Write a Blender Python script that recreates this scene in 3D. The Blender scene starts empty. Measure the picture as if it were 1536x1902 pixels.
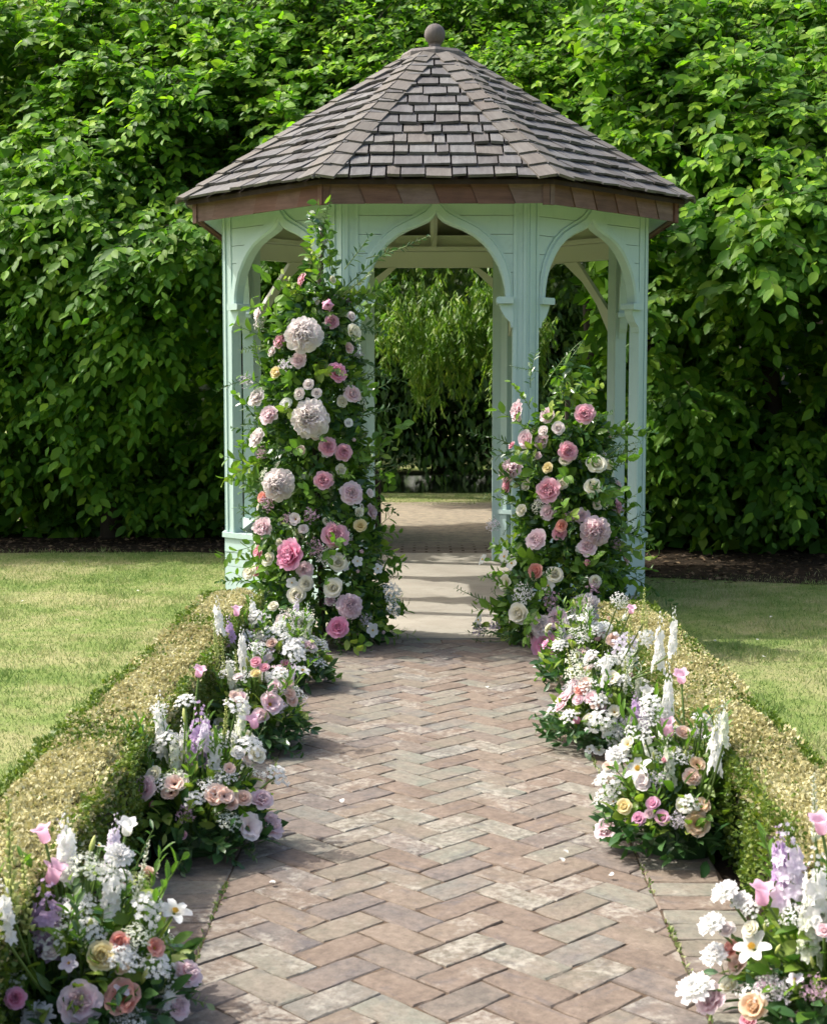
import bpy, math, random
import numpy as np
from mathutils import Vector, Matrix
R = math.radians
random.seed(7)
rng = np.random.default_rng(7)
S = bpy.context.scene
COL = S.collection

# ------------------------------------------------------------------ camera
IMW, IMH, FPX = 1536.0, 1902.0, 2700.0
PITCH, YAW, CAMH = math.atan(227.0 / FPX), math.atan(24.0 / FPX), 1.5
cam_d = bpy.data.cameras.new('camera')
cam = bpy.data.objects.new('camera', cam_d); COL.objects.link(cam)
cam.location = (0, 0, CAMH)
cam.rotation_euler = (R(90) - PITCH, 0, YAW)
cam_d.sensor_fit = 'VERTICAL'; cam_d.sensor_height = 24.0
cam_d.lens = 24.0 * FPX / IMH
cam_d.clip_start = 0.05; cam_d.clip_end = 400
cam_d.dof.use_dof = True; cam_d.dof.focus_distance = 8.9; cam_d.dof.aperture_fstop = 6.3
S.camera = cam
# ------------------------------------------------------------------ sky, sun, exposure
SUN_EL, SUN_BACK = R(53), R(13)
to_sun = Vector((-math.cos(SUN_EL) * math.cos(SUN_BACK), math.cos(SUN_EL) * math.sin(SUN_BACK), math.sin(SUN_EL)))
W = bpy.data.worlds.new('World'); S.world = W; W.use_nodes = True
wn = W.node_tree; wn.nodes.clear()
sky = wn.nodes.new('ShaderNodeTexSky'); sky.sky_type = 'NISHITA'; sky.sun_disc = False
sky.sun_elevation = SUN_EL; sky.sun_rotation = math.atan2(to_sun.x, to_sun.y)
sky.air_density = 1.0; sky.dust_density = 6.0; sky.ozone_density = 0.6
wb = wn.nodes.new('ShaderNodeBackground'); wb.inputs['Strength'].default_value = 0.15
wo = wn.nodes.new('ShaderNodeOutputWorld')
wn.links.new(sky.outputs[0], wb.inputs[0]); wn.links.new(wb.outputs[0], wo.inputs[0])
sun_d = bpy.data.lights.new('sun', 'SUN'); sun_d.energy = 2.6; sun_d.angle = R(0.53); sun_d.color = (1.0, 0.96, 0.9)
sun = bpy.data.objects.new('sun', sun_d); COL.objects.link(sun)
sun.rotation_euler = (-to_sun).to_track_quat('-Z', 'Y').to_euler(); sun.location = (-20, 5, 30)
S.view_settings.view_transform = 'Standard'; S.view_settings.look = 'None'
S.view_settings.exposure = 1.06; S.view_settings.gamma = 1.0; S.view_settings.use_curve_mapping = False
S.cycles.use_denoising = True
S.cycles.max_bounces = 8; S.cycles.diffuse_bounces = 4; S.cycles.glossy_bounces = 3; S.cycles.transmission_bounces = 5
S.cycles.caustics_reflective = False; S.cycles.caustics_refractive = False

# pixel -> world helpers (direction only; the distance is given by what a thing touches)
_rot = cam.rotation_euler.to_matrix()
def ray(px, py):
    return (_rot @ Vector(((px - IMW / 2) / FPX, -(py - IMH / 2) / FPX, -1.0))).normalized()
def at_y(px, py, Y):
    d = ray(px, py); return Vector((0, 0, CAMH)) + d * (Y / d.y)
def on_ground(px, py):
    d = ray(px, py); return Vector((0, 0, CAMH)) + d * (-CAMH / d.z)
def px_per_m(Y): return FPX / (Y * math.cos(PITCH) + 0.1)

# ------------------------------------------------------------------ materials
class NT:
    def __init__(s, name):
        s.m = bpy.data.materials.new(name); s.m.use_nodes = True
        s.t = s.m.node_tree; s.t.nodes.clear()
        s.out = s.n('ShaderNodeOutputMaterial')
    def n(s, typ, ins=None, **props):
        nd = s.t.nodes.new(typ)
        for k, v in props.items(): setattr(nd, k, v)
        for k, v in (ins or {}).items():
            if hasattr(v, 'is_output'): s.t.links.new(v, nd.inputs[k])
            else: nd.inputs[k].default_value = v
        return nd
    def ramp(s, fac, stops, interp='LINEAR'):
        nd = s.n('ShaderNodeValToRGB', {0: fac}); cr = nd.color_ramp; cr.interpolation = interp
        while len(cr.elements) < len(stops): cr.elements.new(0.5)
        for e, (p, c) in zip(cr.elements, stops): e.position = p; e.color = (*c, 1) if len(c) == 3 else c
        return nd.outputs[0]
    def mix(s, fac, a, b, mode='MIX'):
        nd = s.n('ShaderNodeMix', data_type='RGBA', blend_type=mode)
        for i, v in ((0, fac), (6, a), (7, b)):
            if hasattr(v, 'is_output'): s.t.links.new(v, nd.inputs[i])
            else: nd.inputs[i].default_value = v if i == 0 else (*v, 1)
        return nd.outputs[2]
    def noise(s, vec, scale, detail=3, rough=0.55, dist=0.0):
        return s.n('ShaderNodeTexNoise', {'Vector': vec, 'Scale': scale, 'Detail': detail, 'Roughness': rough, 'Distortion': dist}).outputs[0]
    def mapping(s, vec, scale=(1, 1, 1), loc=(0, 0, 0)):
        return s.n('ShaderNodeMapping', {0: vec, 'Location': loc, 'Scale': scale}).outputs[0]
    def math(s, op, a, b=0.0, clamp=False):
        return s.n('ShaderNodeMath', {0: a, 1: b}, operation=op, use_clamp=clamp).outputs[0]
    def bump(s, h, strength=0.3, dist=0.01):
        return s.n('ShaderNodeBump', {'Height': h, 'Strength': strength, 'Distance': dist}).outputs[0]
    def surf(s, sh): s.t.links.new(sh, s.out.inputs[0]); return s.m
    def princ(s, col, rough=0.7, normal=None, spec=0.4, **k):
        ins = {'Base Color': col if hasattr(col, 'is_output') else (*col, 1), 'Roughness': rough, 'Specular IOR Level': spec}
        if normal is not None: ins['Normal'] = normal
        ins.update(k)
        return s.n('ShaderNodeBsdfPrincipled', ins).outputs[0]
    def objrand_vec(s):
        tc = s.n('ShaderNodeTexCoord').outputs['Object']; r = s.n('ShaderNodeObjectInfo').outputs['Random']
        off = s.n('ShaderNodeCombineXYZ', {0: s.math('MULTIPLY', r, 37.0), 1: s.math('MULTIPLY', r, 71.0), 2: s.math('MULTIPLY', r, 13.0)}).outputs[0]
        return s.n('ShaderNodeVectorMath', {0: tc, 1: off}, operation='ADD').outputs[0], r

def leaf_mat(name, stops, trans=0.35, rough=0.42, obj=False, spec=0.35, back=(1.3, 1.5, 0.5), vary=0.35):
    t = NT(name)
    r = t.n('ShaderNodeObjectInfo').outputs['Random'] if obj else t.n('ShaderNodeNewGeometry').outputs['Random Per Island']
    pos = t.n('ShaderNodeNewGeometry').outputs['Position']
    ns = t.noise(pos, 1.7, 2)
    f = t.math('ADD', t.math('MULTIPLY', r, 0.65), t.math('MULTIPLY', t.math('SUBTRACT', ns, 0.3), 0.9 * vary / 0.35))
    col = t.ramp(f, stops)
    p = t.princ(col, rough, spec=spec)
    tr = t.n('ShaderNodeBsdfTranslucent', {'Color': t.mix(1.0, col, back, 'MULTIPLY')}).outputs[0]
    return t.surf(t.n('ShaderNodeMixShader', {0: trans, 1: p, 2: tr}).outputs[0])

M = {}
M['hornbeam'] = leaf_mat('hornbeam_leaf', [(0.0, (0.032, 0.099, 0.012)), (0.35, (0.065, 0.168, 0.019)), (0.65, (0.120, 0.243, 0.024)), (1.0, (0.220, 0.335, 0.037))], 0.45, 0.5, spec=0.2)
M['young_sun_tinted'] = leaf_mat('hornbeam_sun_tinted_young_leaf', [(0.0, (0.114, 0.284, 0.019)), (0.5, (0.217, 0.411, 0.028)), (1.0, (0.366, 0.511, 0.051))], 0.48, 0.5, spec=0.2)  # new-growth colour, lightened to imitate sun on the crown tops
M['hornbeam_one'] = leaf_mat('hornbeam_single_leaf', [(0.0, (0.052, 0.140, 0.014)), (0.4, (0.088, 0.213, 0.023)), (0.7, (0.134, 0.274, 0.028)), (1.0, (0.227, 0.365, 0.044))], 0.45, 0.48, obj=True, spec=0.2)
M['far_leaf'] = leaf_mat('far_leaf', [(0.0, (0.03, 0.075, 0.014)), (0.5, (0.06, 0.13, 0.022)), (1.0, (0.12, 0.19, 0.035))], 0.35, 0.5)
M['pale_leaf'] = leaf_mat('pale_leaf', [(0.0, (0.100, 0.175, 0.037)), (0.5, (0.188, 0.263, 0.062)), (1.0, (0.325, 0.350, 0.138))], 0.35, 0.5)
M['willow'] = leaf_mat('willow_leaf', [(0.0, (0.063, 0.150, 0.024)), (0.5, (0.126, 0.250, 0.036)), (1.0, (0.273, 0.350, 0.060))], 0.4, 0.45)
M['box_green'] = leaf_mat('box_leaf_green', [(0.0, (0.043, 0.089, 0.013)), (0.45, (0.095, 0.158, 0.022)), (0.8, (0.180, 0.231, 0.039)), (1.0, (0.304, 0.294, 0.088))], 0.25, 0.45)
M['box_straw'] = leaf_mat('box_leaf_straw', [(0.0, (0.244, 0.220, 0.093)), (0.3, (0.403, 0.361, 0.165)), (0.6, (0.537, 0.500, 0.267)), (1.0, (0.708, 0.680, 0.460))], 0.25, 0.7, back=(1.0, 1.0, 0.8), spec=0.1)
M['leaf_dark'] = leaf_mat('florist_leaf_dark', [(0.0, (0.023, 0.069, 0.023)), (0.5, (0.046, 0.115, 0.037)), (1.0, (0.092, 0.178, 0.057))], 0.25, 0.3, spec=0.5)
M['leaf_mid'] = leaf_mat('florist_leaf_mid', [(0.0, (0.066, 0.144, 0.022)), (0.5, (0.116, 0.234, 0.033)), (1.0, (0.209, 0.336, 0.055))], 0.35, 0.38)
M['leaf_lime'] = leaf_mat('florist_leaf_lime', [(0.0, (0.132, 0.220, 0.033)), (0.5, (0.220, 0.319, 0.055)), (1.0, (0.374, 0.440, 0.110))], 0.35, 0.42)
M['leaf_pale'] = leaf_mat('florist_leaf_variegated', [(0.0, (0.06, 0.12, 0.05)), (0.5, (0.13, 0.2, 0.09)), (1.0, (0.34, 0.38, 0.24))], 0.3, 0.4)
M['stem'] = NT('green_stem'); M['stem'] = M['stem'].surf(M['stem'].princ((0.1, 0.17, 0.035), 0.5))

def lawn_color(t):
    pos = t.n('ShaderNodeNewGeometry').outputs['Position']
    a = t.noise(pos, 1.1, 4, 0.6); b = t.noise(pos, 7.0, 3, 0.6); r = t.n('ShaderNodeNewGeometry').outputs['Random Per Island']
    f = t.math('ADD', t.math('MULTIPLY', a, 0.75), t.math('MULTIPLY', b, 0.35))
    return t, pos, f, r
t, pos, f, r = lawn_color(NT('grass_blade'))
f2 = t.math('ADD', f, t.math('MULTIPLY', t.math('SUBTRACT', r, 0.5), 0.3))
c = t.ramp(f2, [(0.34, (0.112, 0.215, 0.044)), (0.5, (0.206, 0.294, 0.083)), (0.62, (0.327, 0.367, 0.145)), (0.8, (0.447, 0.441, 0.242))])
M['grass'] = t.surf(t.n('ShaderNodeMixShader', {0: 0.3, 1: t.princ(c, 0.55, spec=0.25), 2: t.n('ShaderNodeBsdfTranslucent', {'Color': c}).outputs[0]}).outputs[0])
t, pos, f, r = lawn_color(NT('lawn_ground'))
c = t.ramp(f, [(0.3, (0.086, 0.147, 0.029)), (0.5, (0.163, 0.220, 0.063)), (0.62, (0.258, 0.266, 0.116)), (0.8, (0.318, 0.294, 0.155))])
M['lawn'] = t.surf(t.princ(c, 0.95, t.bump(t.noise(pos, 90, 4), 0.6, 0.02), spec=0.1))
t = NT('bare_soil'); pos = t.n('ShaderNodeNewGeometry').outputs['Position']
c = t.ramp(t.noise(pos, 6, 6, 0.65), [(0.3, (0.02, 0.015, 0.01)), (0.55, (0.042, 0.031, 0.02)), (0.75, (0.08, 0.06, 0.036))])
M['soil'] = t.surf(t.princ(c, 0.95, t.bump(t.noise(pos, 45, 6, 0.7), 0.8, 0.03), spec=0.1))
t = NT('path_bedding'); pos = t.n('ShaderNodeNewGeometry').outputs['Position']
c = t.ramp(t.noise(pos, 25, 5, 0.7), [(0.3, (0.06, 0.043, 0.03)), (0.6, (0.115, 0.085, 0.06)), (0.8, (0.16, 0.13, 0.09))])
M['bedding'] = t.surf(t.princ(c, 0.95, t.bump(t.noise(pos, 150, 3), 0.5, 0.006), spec=0.1))

t = NT('old_paving_brick'); v, r = t.objrand_vec()
base = t.ramp(r, [(0.0, (0.143, 0.112, 0.088)), (0.13, (0.159, 0.131, 0.102)), (0.27, (0.121, 0.108, 0.100)), (0.4, (0.152, 0.140, 0.110)), (0.53, (0.137, 0.108, 0.086)), (0.66, (0.159, 0.162, 0.132)), (0.77, (0.128, 0.113, 0.097)), (0.88, (0.169, 0.176, 0.144)), (0.95, (0.142, 0.144, 0.128))], 'CONSTANT')
n1 = t.noise(v, 7, 5, 0.65, 0.6); n2 = t.noise(v, 38, 5, 0.7); n3 = t.noise(t.mapping(v, (6, 16, 6)), 1.0, 4, 0.6, 0.4)
c = t.mix(t.ramp(n1, [(0.35, (0, 0, 0)), (0.62, (0.85, 0.85, 0.85))]), base, t.mix(0.6, base, (0.225, 0.18, 0.145)))
c = t.mix(t.math('MULTIPLY', t.ramp(n3, [(0.55, (0, 0, 0)), (0.72, (1, 1, 1))]), 0.6), c, (0.095, 0.092, 0.1))
lich = t.math('MULTIPLY', t.ramp(t.math('ADD', t.noise(v, 10, 4, 0.7, 0.4), t.math('MULTIPLY', t.math('SUBTRACT', t.math('FRACT', t.math('MULTIPLY', r, 17.3)), 0.55), 0.4)), [(0.56, (0, 0, 0)), (0.7, (1, 1, 1))]), t.ramp(n2, [(0.38, (0, 0, 0)), (0.58, (1, 1, 1))]))
c = t.mix(t.math('MULTIPLY', lich, 0.6), c, (0.31, 0.3, 0.26))
c = t.mix(t.math('MULTIPLY', t.ramp(t.noise(v, 75, 3, 0.7), [(0.56, (0, 0, 0)), (0.68, (1, 1, 1))]), 0.35), c, (0.09, 0.075, 0.065))
c = t.mix(0.6, c, t.ramp(n2, [(0.3, (0.25, 0.25, 0.25)), (0.7, (0.8, 0.78, 0.74))]), 'SOFT_LIGHT')
h = t.math('ADD', t.math('MULTIPLY', n2, 0.6), t.noise(v, 120, 3, 0.7))
M['brick'] = t.surf(t.princ(c, 0.85, t.bump(h, 0.55, 0.004), spec=0.25))

t = NT('far_brick_paving'); pos = t.n('ShaderNodeNewGeometry').outputs['Position']
bt = t.n('ShaderNodeTexBrick', {'Vector': pos, 'Color1': (0.2, 0.165, 0.135, 1), 'Color2': (0.26, 0.215, 0.17, 1), 'Mortar': (0.08, 0.06, 0.04, 1), 'Scale': 2.2, 'Mortar Size': 0.03})
sand = t.ramp(t.noise(pos, 9, 6, 0.7), [(0.35, (0.2, 0.172, 0.132)), (0.55, (0.31, 0.268, 0.2)), (0.75, (0.39, 0.33, 0.21))])
sep = t.n('ShaderNodeSeparateXYZ', {0: pos}).outputs[1]
g = t.math('MULTIPLY', t.math('ADD', t.math('SUBTRACT', sep, 14.03), t.math('MULTIPLY', t.noise(pos, 2.0, 4), 0.8)), 1.4, True)
M['far_paving'] = t.surf(t.princ(t.mix(g, bt.outputs[0], sand), 0.9, t.bump(t.noise(pos, 60, 5, 0.7), 0.7, 0.015), spec=0.1))

t = NT('pale_concrete'); pos = t.n('ShaderNodeNewGeometry').outputs['Position']
c = t.mix(t.ramp(t.noise(pos, 2.3, 5, 0.6), [(0.3, (0, 0, 0)), (0.7, (1, 1, 1))]), (0.27, 0.245, 0.2), (0.35, 0.325, 0.27))
c = t.mix(t.math('MULTIPLY', t.ramp(t.noise(pos, 19, 5, 0.75), [(0.55, (0, 0, 0)), (0.75, (1, 1, 1))]), 0.5), c, (0.19, 0.17, 0.135))
c = t.mix(t.math('MULTIPLY', t.ramp(t.noise(pos, 4.5, 6, 0.7, 0.8), [(0.5, (0, 0, 0)), (0.7, (1, 1, 1))]), 0.55), c, (0.2, 0.185, 0.15))
M['concrete'] = t.surf(t.princ(c, 0.85, t.bump(t.noise(pos, 70, 5, 0.7), 0.3, 0.004), spec=0.25))

t = NT('sage_paint'); pos = t.n('ShaderNodeNewGeometry').outputs['Position']
n = t.noise(t.mapping(pos, (3, 3, 0.8)), 2.0, 5, 0.65)
c = t.mix(t.ramp(n, [(0.35, (0, 0, 0)), (0.75, (1, 1, 1))]), (0.405, 0.54, 0.5), (0.445, 0.57, 0.525))
c = t.mix(t.math('MULTIPLY', t.ramp(t.noise(pos, 14, 5, 0.75), [(0.56, (0, 0, 0)), (0.74, (1, 1, 1))]), 0.4), c, (0.3, 0.4, 0.36))
c = t.mix(t.math('MULTIPLY', t.ramp(t.noise(t.mapping(pos, (26, 26, 1.3)), 1.0, 4, 0.7), [(0.55, (0, 0, 0)), (0.75, (1, 1, 1))]), 0.22), c, (0.27, 0.35, 0.3))
M['paint'] = t.surf(t.princ(c, 0.5, t.bump(t.noise(t.mapping(pos, (40, 40, 4)), 1.0, 3), 0.12, 0.003), spec=0.35))
t = NT('cream_paint_inside'); pos = t.n('ShaderNodeNewGeometry').outputs['Position']
c = t.mix(t.noise(pos, 3, 4), (0.5, 0.53, 0.44), (0.58, 0.6, 0.5))
M['cream'] = t.surf(t.princ(c, 0.6, spec=0.3))

def wood_mat(name, stops, stain, axis=(14, 1.2, 14), bump=0.5):
    t = NT(name); v, r = t.objrand_vec()
    g = t.noise(t.mapping(v, tuple(a * 2.2 for a in axis)), 1.0, 5, 0.65, 0.3)
    g2 = t.noise(t.mapping(v, tuple(a * 9 for a in axis)), 1.0, 3, 0.6)
    base = t.ramp(r, stops)
    c = t.mix(t.ramp(g, [(0.3, (0, 0, 0)), (0.7, (1, 1, 1))]), t.mix(1.0, base, (0.62, 0.6, 0.6), 'MULTIPLY'), base)
    c = t.mix(t.math('MULTIPLY', t.ramp(g2, [(0.5, (0, 0, 0)), (0.7, (1, 1, 1))]), 0.35), c, stain)
    c = t.mix(t.math('MULTIPLY', t.ramp(t.noise(v, 9, 4, 0.6), [(0.5, (0, 0, 0)), (0.72, (1, 1, 1))]), 0.4), c, stain)
    return t.surf(t.princ(c, 0.8, t.bump(t.math('ADD', g, t.math('MULTIPLY', g2, 0.6)), bump, 0.004), spec=0.25))
M['shingle'] = wood_mat('weathered_cedar_shingle', [(0.0, (0.106, 0.100, 0.095)), (0.3, (0.154, 0.151, 0.149)), (0.55, (0.130, 0.131, 0.131)), (0.8, (0.195, 0.196, 0.188)), (1.0, (0.154, 0.140, 0.122))], (0.09, 0.08, 0.075))
M['hip'] = wood_mat('weathered_hip_cap', [(0.0, (0.140, 0.131, 0.113)), (0.5, (0.183, 0.175, 0.157)), (1.0, (0.153, 0.136, 0.117))], (0.14, 0.12, 0.1))
M['fascia'] = wood_mat('red_cedar_fascia', [(0.0, (0.156, 0.076, 0.055)), (0.4, (0.202, 0.113, 0.087)), (0.7, (0.230, 0.162, 0.138)), (1.0, (0.166, 0.092, 0.067))], (0.075, 0.045, 0.035), (1.2, 14, 14))
M['finial'] = wood_mat('weathered_finial', [(0.0, (0.17, 0.15, 0.14)), (1.0, (0.2, 0.18, 0.17))], (0.09, 0.08, 0.075), (8, 8, 1.5))
M['bark'] = wood_mat('bark', [(0.0, (0.06, 0.05, 0.035)), (1.0, (0.1, 0.08, 0.06))], (0.035, 0.03, 0.022), (8, 8, 1.5), 0.9)
M['darkwood'] = wood_mat('dark_stained_wood', [(0.0, (0.035, 0.025, 0.018)), (1.0, (0.045, 0.03, 0.022))], (0.02, 0.015, 0.012), (10, 10, 1.2))
t = NT('pond_water'); pos = t.n('ShaderNodeNewGeometry').outputs['Position']
M['water'] = t.surf(t.princ((0.012, 0.016, 0.01), 0.06, t.bump(t.noise(pos, 5, 3), 0.08, 0.02), spec=0.5))
t = NT('deck_boards'); pos = t.n('ShaderNodeNewGeometry').outputs['Position']
M['deck'] = t.surf(t.princ(t.mix(t.noise(pos, 4, 4), (0.36, 0.35, 0.28), (0.45, 0.43, 0.35)), 0.75, spec=0.2))

def petal_mat(name, base, tip, trans=0.3, rough=0.55):
    t = NT(name)
    a = t.n('ShaderNodeAttribute', attribute_name='tip').outputs['Fac']
    r = t.n('ShaderNodeObjectInfo').outputs['Random']; isl = t.n('ShaderNodeNewGeometry').outputs['Random Per Island']
    c = t.ramp(a, [(0.15, base), (0.9, tip)])
    k = t.math('ADD', t.math('MULTIPLY', r, 0.12), t.math('MULTIPLY', isl, 0.1))
    c = t.mix(k, c, t.mix(1.0, c, (0.72, 0.66, 0.66), 'MULTIPLY'))
    p = t.princ(c, rough, spec=0.25)
    tr = t.n('ShaderNodeBsdfTranslucent', {'Color': c}).outputs[0]
    return t.surf(t.n('ShaderNodeMixShader', {0: trans, 1: p, 2: tr}).outputs[0])
PM = {
 'blush': petal_mat('petal_blush', (0.93, 0.82, 0.81), (0.96, 0.91, 0.89), .5),
 'palepink': petal_mat('petal_pale_pink', (0.92, 0.66, 0.71), (0.95, 0.81, 0.84), .5),
 'pink': petal_mat('petal_pink', (0.83, 0.34, 0.45), (0.91, 0.58, 0.66), .5),
 'hot': petal_mat('petal_hot_pink', (0.85, 0.2, 0.4), (0.92, 0.5, 0.67), .5),
 'candy': petal_mat('petal_candy_pink', (0.86, 0.52, 0.67), (0.91, 0.59, 0.75), .46),
 'coral': petal_mat('petal_coral', (0.78, 0.28, 0.22), (0.86, 0.5, 0.42), .46),
 'peach': petal_mat('petal_peach', (0.86, 0.61, 0.49), (0.91, 0.75, 0.66), .46),
 'apricot': petal_mat('petal_apricot', (0.84, 0.56, 0.3), (0.89, 0.73, 0.54), .46),
 'cream': petal_mat('petal_cream', (0.88, 0.84, 0.58), (0.92, 0.91, 0.80), .46),
 'yellow': petal_mat('petal_yellow', (0.84, 0.68, 0.26), (0.89, 0.81, 0.5), .46),
 'white': petal_mat('petal_white', (0.84, 0.86, 0.77), (0.91, 0.91, 0.90), .46),
 'lilac': petal_mat('petal_lilac', (0.52, 0.36, 0.6), (0.66, 0.5, 0.72), .46),
 'palelilac': petal_mat('petal_pale_lilac', (0.73, 0.63, 0.77), (0.86, 0.82, 0.89), .46),
 'mauve': petal_mat('petal_mauve', (0.46, 0.26, 0.4), (0.66, 0.46, 0.58), .3),
 'lime': petal_mat('petal_lime', (0.36, 0.45, 0.1), (0.62, 0.66, 0.26), .3),
 'greenwhite': petal_mat('petal_green_white', (0.64, 0.71, 0.44), (0.84, 0.86, 0.75), .3),
}
t = NT('stamen_yellow'); M['stamen'] = t.surf(t.princ((0.72, 0.48, 0.08), 0.7))
t = NT('flower_eye_dark'); M['eye'] = t.surf(t.princ((0.1, 0.03, 0.03), 0.6))

# ------------------------------------------------------------------ mesh helpers
class MB:
    def __init__(s): s.v = []; s.f = []; s.a = []; s.mi = []
    def add(s, vs, fs, attr=None, mi=0):
        o = len(s.v); s.v += [tuple(x) for x in vs]; s.f += [tuple(i + o for i in f) for f in fs]
        s.a += list(attr) if attr is not None else [1.0] * len(vs); s.mi += [mi] * len(fs); return s
    def box(s, lo, hi, M4=None):
        x0, y0, z0 = lo; x1, y1, z1 = hi
        vs = [Vector(p) for p in ((x0, y0, z0), (x1, y0, z0), (x1, y1, z0), (x0, y1, z0), (x0, y0, z1), (x1, y0, z1), (x1, y1, z1), (x0, y1, z1))]
        if M4 is not None: vs = [M4 @ p for p in vs]
        return s.add(vs, [(0, 3, 2, 1), (4, 5, 6, 7), (0, 1, 5, 4), (1, 2, 6, 5), (2, 3, 7, 6), (3, 0, 4, 7)])
    def prism(s, poly, depth_vec):
        n = len(poly); b = [Vector(p) for p in poly]; d = Vector(depth_vec)
        return s.add(b + [p + d for p in b], [tuple(reversed(range(n))), tuple(range(n, 2 * n))] + [(i, (i + 1) % n, n + (i + 1) % n, n + i) for i in range(n)])
    def tube(s, pts, rads, k=7, mi=0):
        pts = [Vector(p) for p in pts]; vs = []; fs = []
        for i, p in enumerate(pts):
            d = (pts[min(i + 1, len(pts) - 1)] - pts[max(i - 1, 0)]).normalized()
            a = d.orthogonal().normalized() if abs(d.z) > 0.95 else d.cross(Vector((0, 0, 1))).normalized()
            b = d.cross(a)
            for j in range(k):
                an = 2 * math.pi * j / k; vs.append(p + (a * math.cos(an) + b * math.sin(an)) * rads[i])
        for i in range(len(pts) - 1):
            for j in range(k):
                fs.append((i * k + j, i * k + (j + 1) % k, (i + 1) * k + (j + 1) % k, (i + 1) * k + j))
        fs.append(tuple(reversed(range(k)))); fs.append(tuple(range((len(pts) - 1) * k, len(pts) * k)))
        return s.add(vs, fs, mi=mi)
    def lathe(s, prof, k=20, c=(0, 0)):
        vs = []; fs = []
        for r_, z in prof:
            for j in range(k): an = 2 * math.pi * j / k; vs.append((c[0] + r_ * math.cos(an), c[1] + r_ * math.sin(an), z))
        for i in range(len(prof) - 1):
            for j in range(k): fs.append((i * k + j, i * k + (j + 1) % k, (i + 1) * k + (j + 1) % k, (i + 1) * k + j))
        fs.append(tuple(reversed(range(k)))); fs.append(tuple(range((len(prof) - 1) * k, len(prof) * k)))
        return s.add(vs, fs)
    def mesh(s, name, mats=(), smooth=False, attr=False):
        me = bpy.data.meshes.new(name); me.from_pydata(s.v, [], s.f)
        for m in mats: me.materials.append(m)
        if len(mats) > 1: me.polygons.foreach_set('material_index', s.mi)
        if smooth: me.polygons.foreach_set('use_smooth', [True] * len(me.polygons))
        if attr:
            at = me.attributes.new('tip', 'FLOAT', 'POINT'); at.data.foreach_set('value', s.a)
        me.update(); return me
def link(name, me, parent=None, loc=None, M4=None, kind=None):
    o = bpy.data.objects.new(name, me); COL.objects.link(o)
    if parent is not None: o.parent = parent
    if M4 is not None: o.matrix_basis = M4
    elif loc is not None: o.location = loc
    if kind: o['kind'] = kind
    return o
def thing(name, label, cat, loc=(0, 0, 0), group=None):
    o = bpy.data.objects.new(name, None); COL.objects.link(o); o.location = loc; o.empty_display_size = 0.1
    o['label'] = label; o['category'] = cat
    if group: o['group'] = group
    return o
def cloud(name, tv, tf, A, T, mat, attr=None):
    """N copies of a small template (tv, tf) under 3x3 matrices A and offsets T, as one mesh."""
    tv = np.asarray(tv, float); N = len(T); n = len(tv)
    V = np.einsum('nij,kj->nki', A, tv) + T[:, None, :]
    cnt = np.array([len(f) for f in tf]); fl = np.concatenate([np.array(f) for f in tf])
    loops = (fl[None, :] + (np.arange(N) * n)[:, None]).ravel()
    tot = np.tile(cnt, N); start = np.concatenate([[0], np.cumsum(tot)[:-1]])
    me = bpy.data.meshes.new(name); me.vertices.add(N * n); me.loops.add(len(loops)); me.polygons.add(len(tot))
    me.vertices.foreach_set('co', V.astype(np.float32).ravel()); me.loops.foreach_set('vertex_index', loops.astype(np.int32))
    me.polygons.foreach_set('loop_start', start.astype(np.int32))
    try: me.polygons.foreach_set('loop_total', tot.astype(np.int32))
    except Exception: pass
    me.update(calc_edges=True); me.materials.append(mat); return me
def unit(a): return a / (np.linalg.norm(a, axis=-1, keepdims=True) + 1e-9)
def frames(d, nrm, L, Wd=None):
    """matrices whose columns map template x,y,z to side, direction d, normal; scaled"""
    y = unit(d); x = unit(np.cross(y, nrm)); z = np.cross(x, y)
    L = np.asarray(L)[:, None]; Wd = L if Wd is None else np.asarray(Wd)[:, None]
    return np.stack([x * Wd, y * L, z * L], axis=-1)
LEAF_V = [(0, 0, 0), (0.2, 0.22, 0.05), (0.27, 0.5, 0.06), (0.16, 0.8, 0.02), (0, 1, -0.07), (-0.16, 0.8, 0.02), (-0.27, 0.5, 0.06), (-0.2, 0.22, 0.05), (0, 0.25, 0.0), (0, 0.52, 0.0), (0, 0.8, -0.02)]
LEAF_F = [(0, 1, 8), (0, 8, 7), (8, 1, 2, 9), (7, 8, 9, 6), (9, 2, 3, 10), (6, 9, 10, 5), (10, 3, 4), (5, 10, 4)]
DIA_V = [(0, 0, 0), (0.26, 0.5, 0.05), (0, 1, 0), (-0.26, 0.5, 0.05)]
DIA_F = [(0, 1, 2), (0, 2, 3)]
def vnoise(p, seed=0):
    p = np.asarray(p, float); i = np.floor(p).astype(np.int64); f = p - i; f = f * f * (3 - 2 * f)
    def h(x, y, z):
        n = (x * 374761393 + y * 668265263 + z * 2147483647 + seed * 974634541) & 0xffffffff
        n = ((n ^ (n >> 13)) * 1274126177) & 0xffffffff
        return ((n ^ (n >> 16)) & 0xffff) / 65535.0
    out = 0
    for dx in (0, 1):
        for dy in (0, 1):
            for dz in (0, 1):
                w = (f[..., 0] if dx else 1 - f[..., 0]) * (f[..., 1] if dy else 1 - f[..., 1]) * (f[..., 2] if dz else 1 - f[..., 2])
                out = out + w * h(i[..., 0] + dx, i[..., 1] + dy, i[..., 2] + dz)
    return out

def sheet(name, pts, z, mat, kind='structure'):
    o = link(name, MB().add([(x, y, z) for x, y in pts], [tuple(range(len(pts)))]).mesh(name, [mat])); o['kind'] = kind; return o

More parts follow.
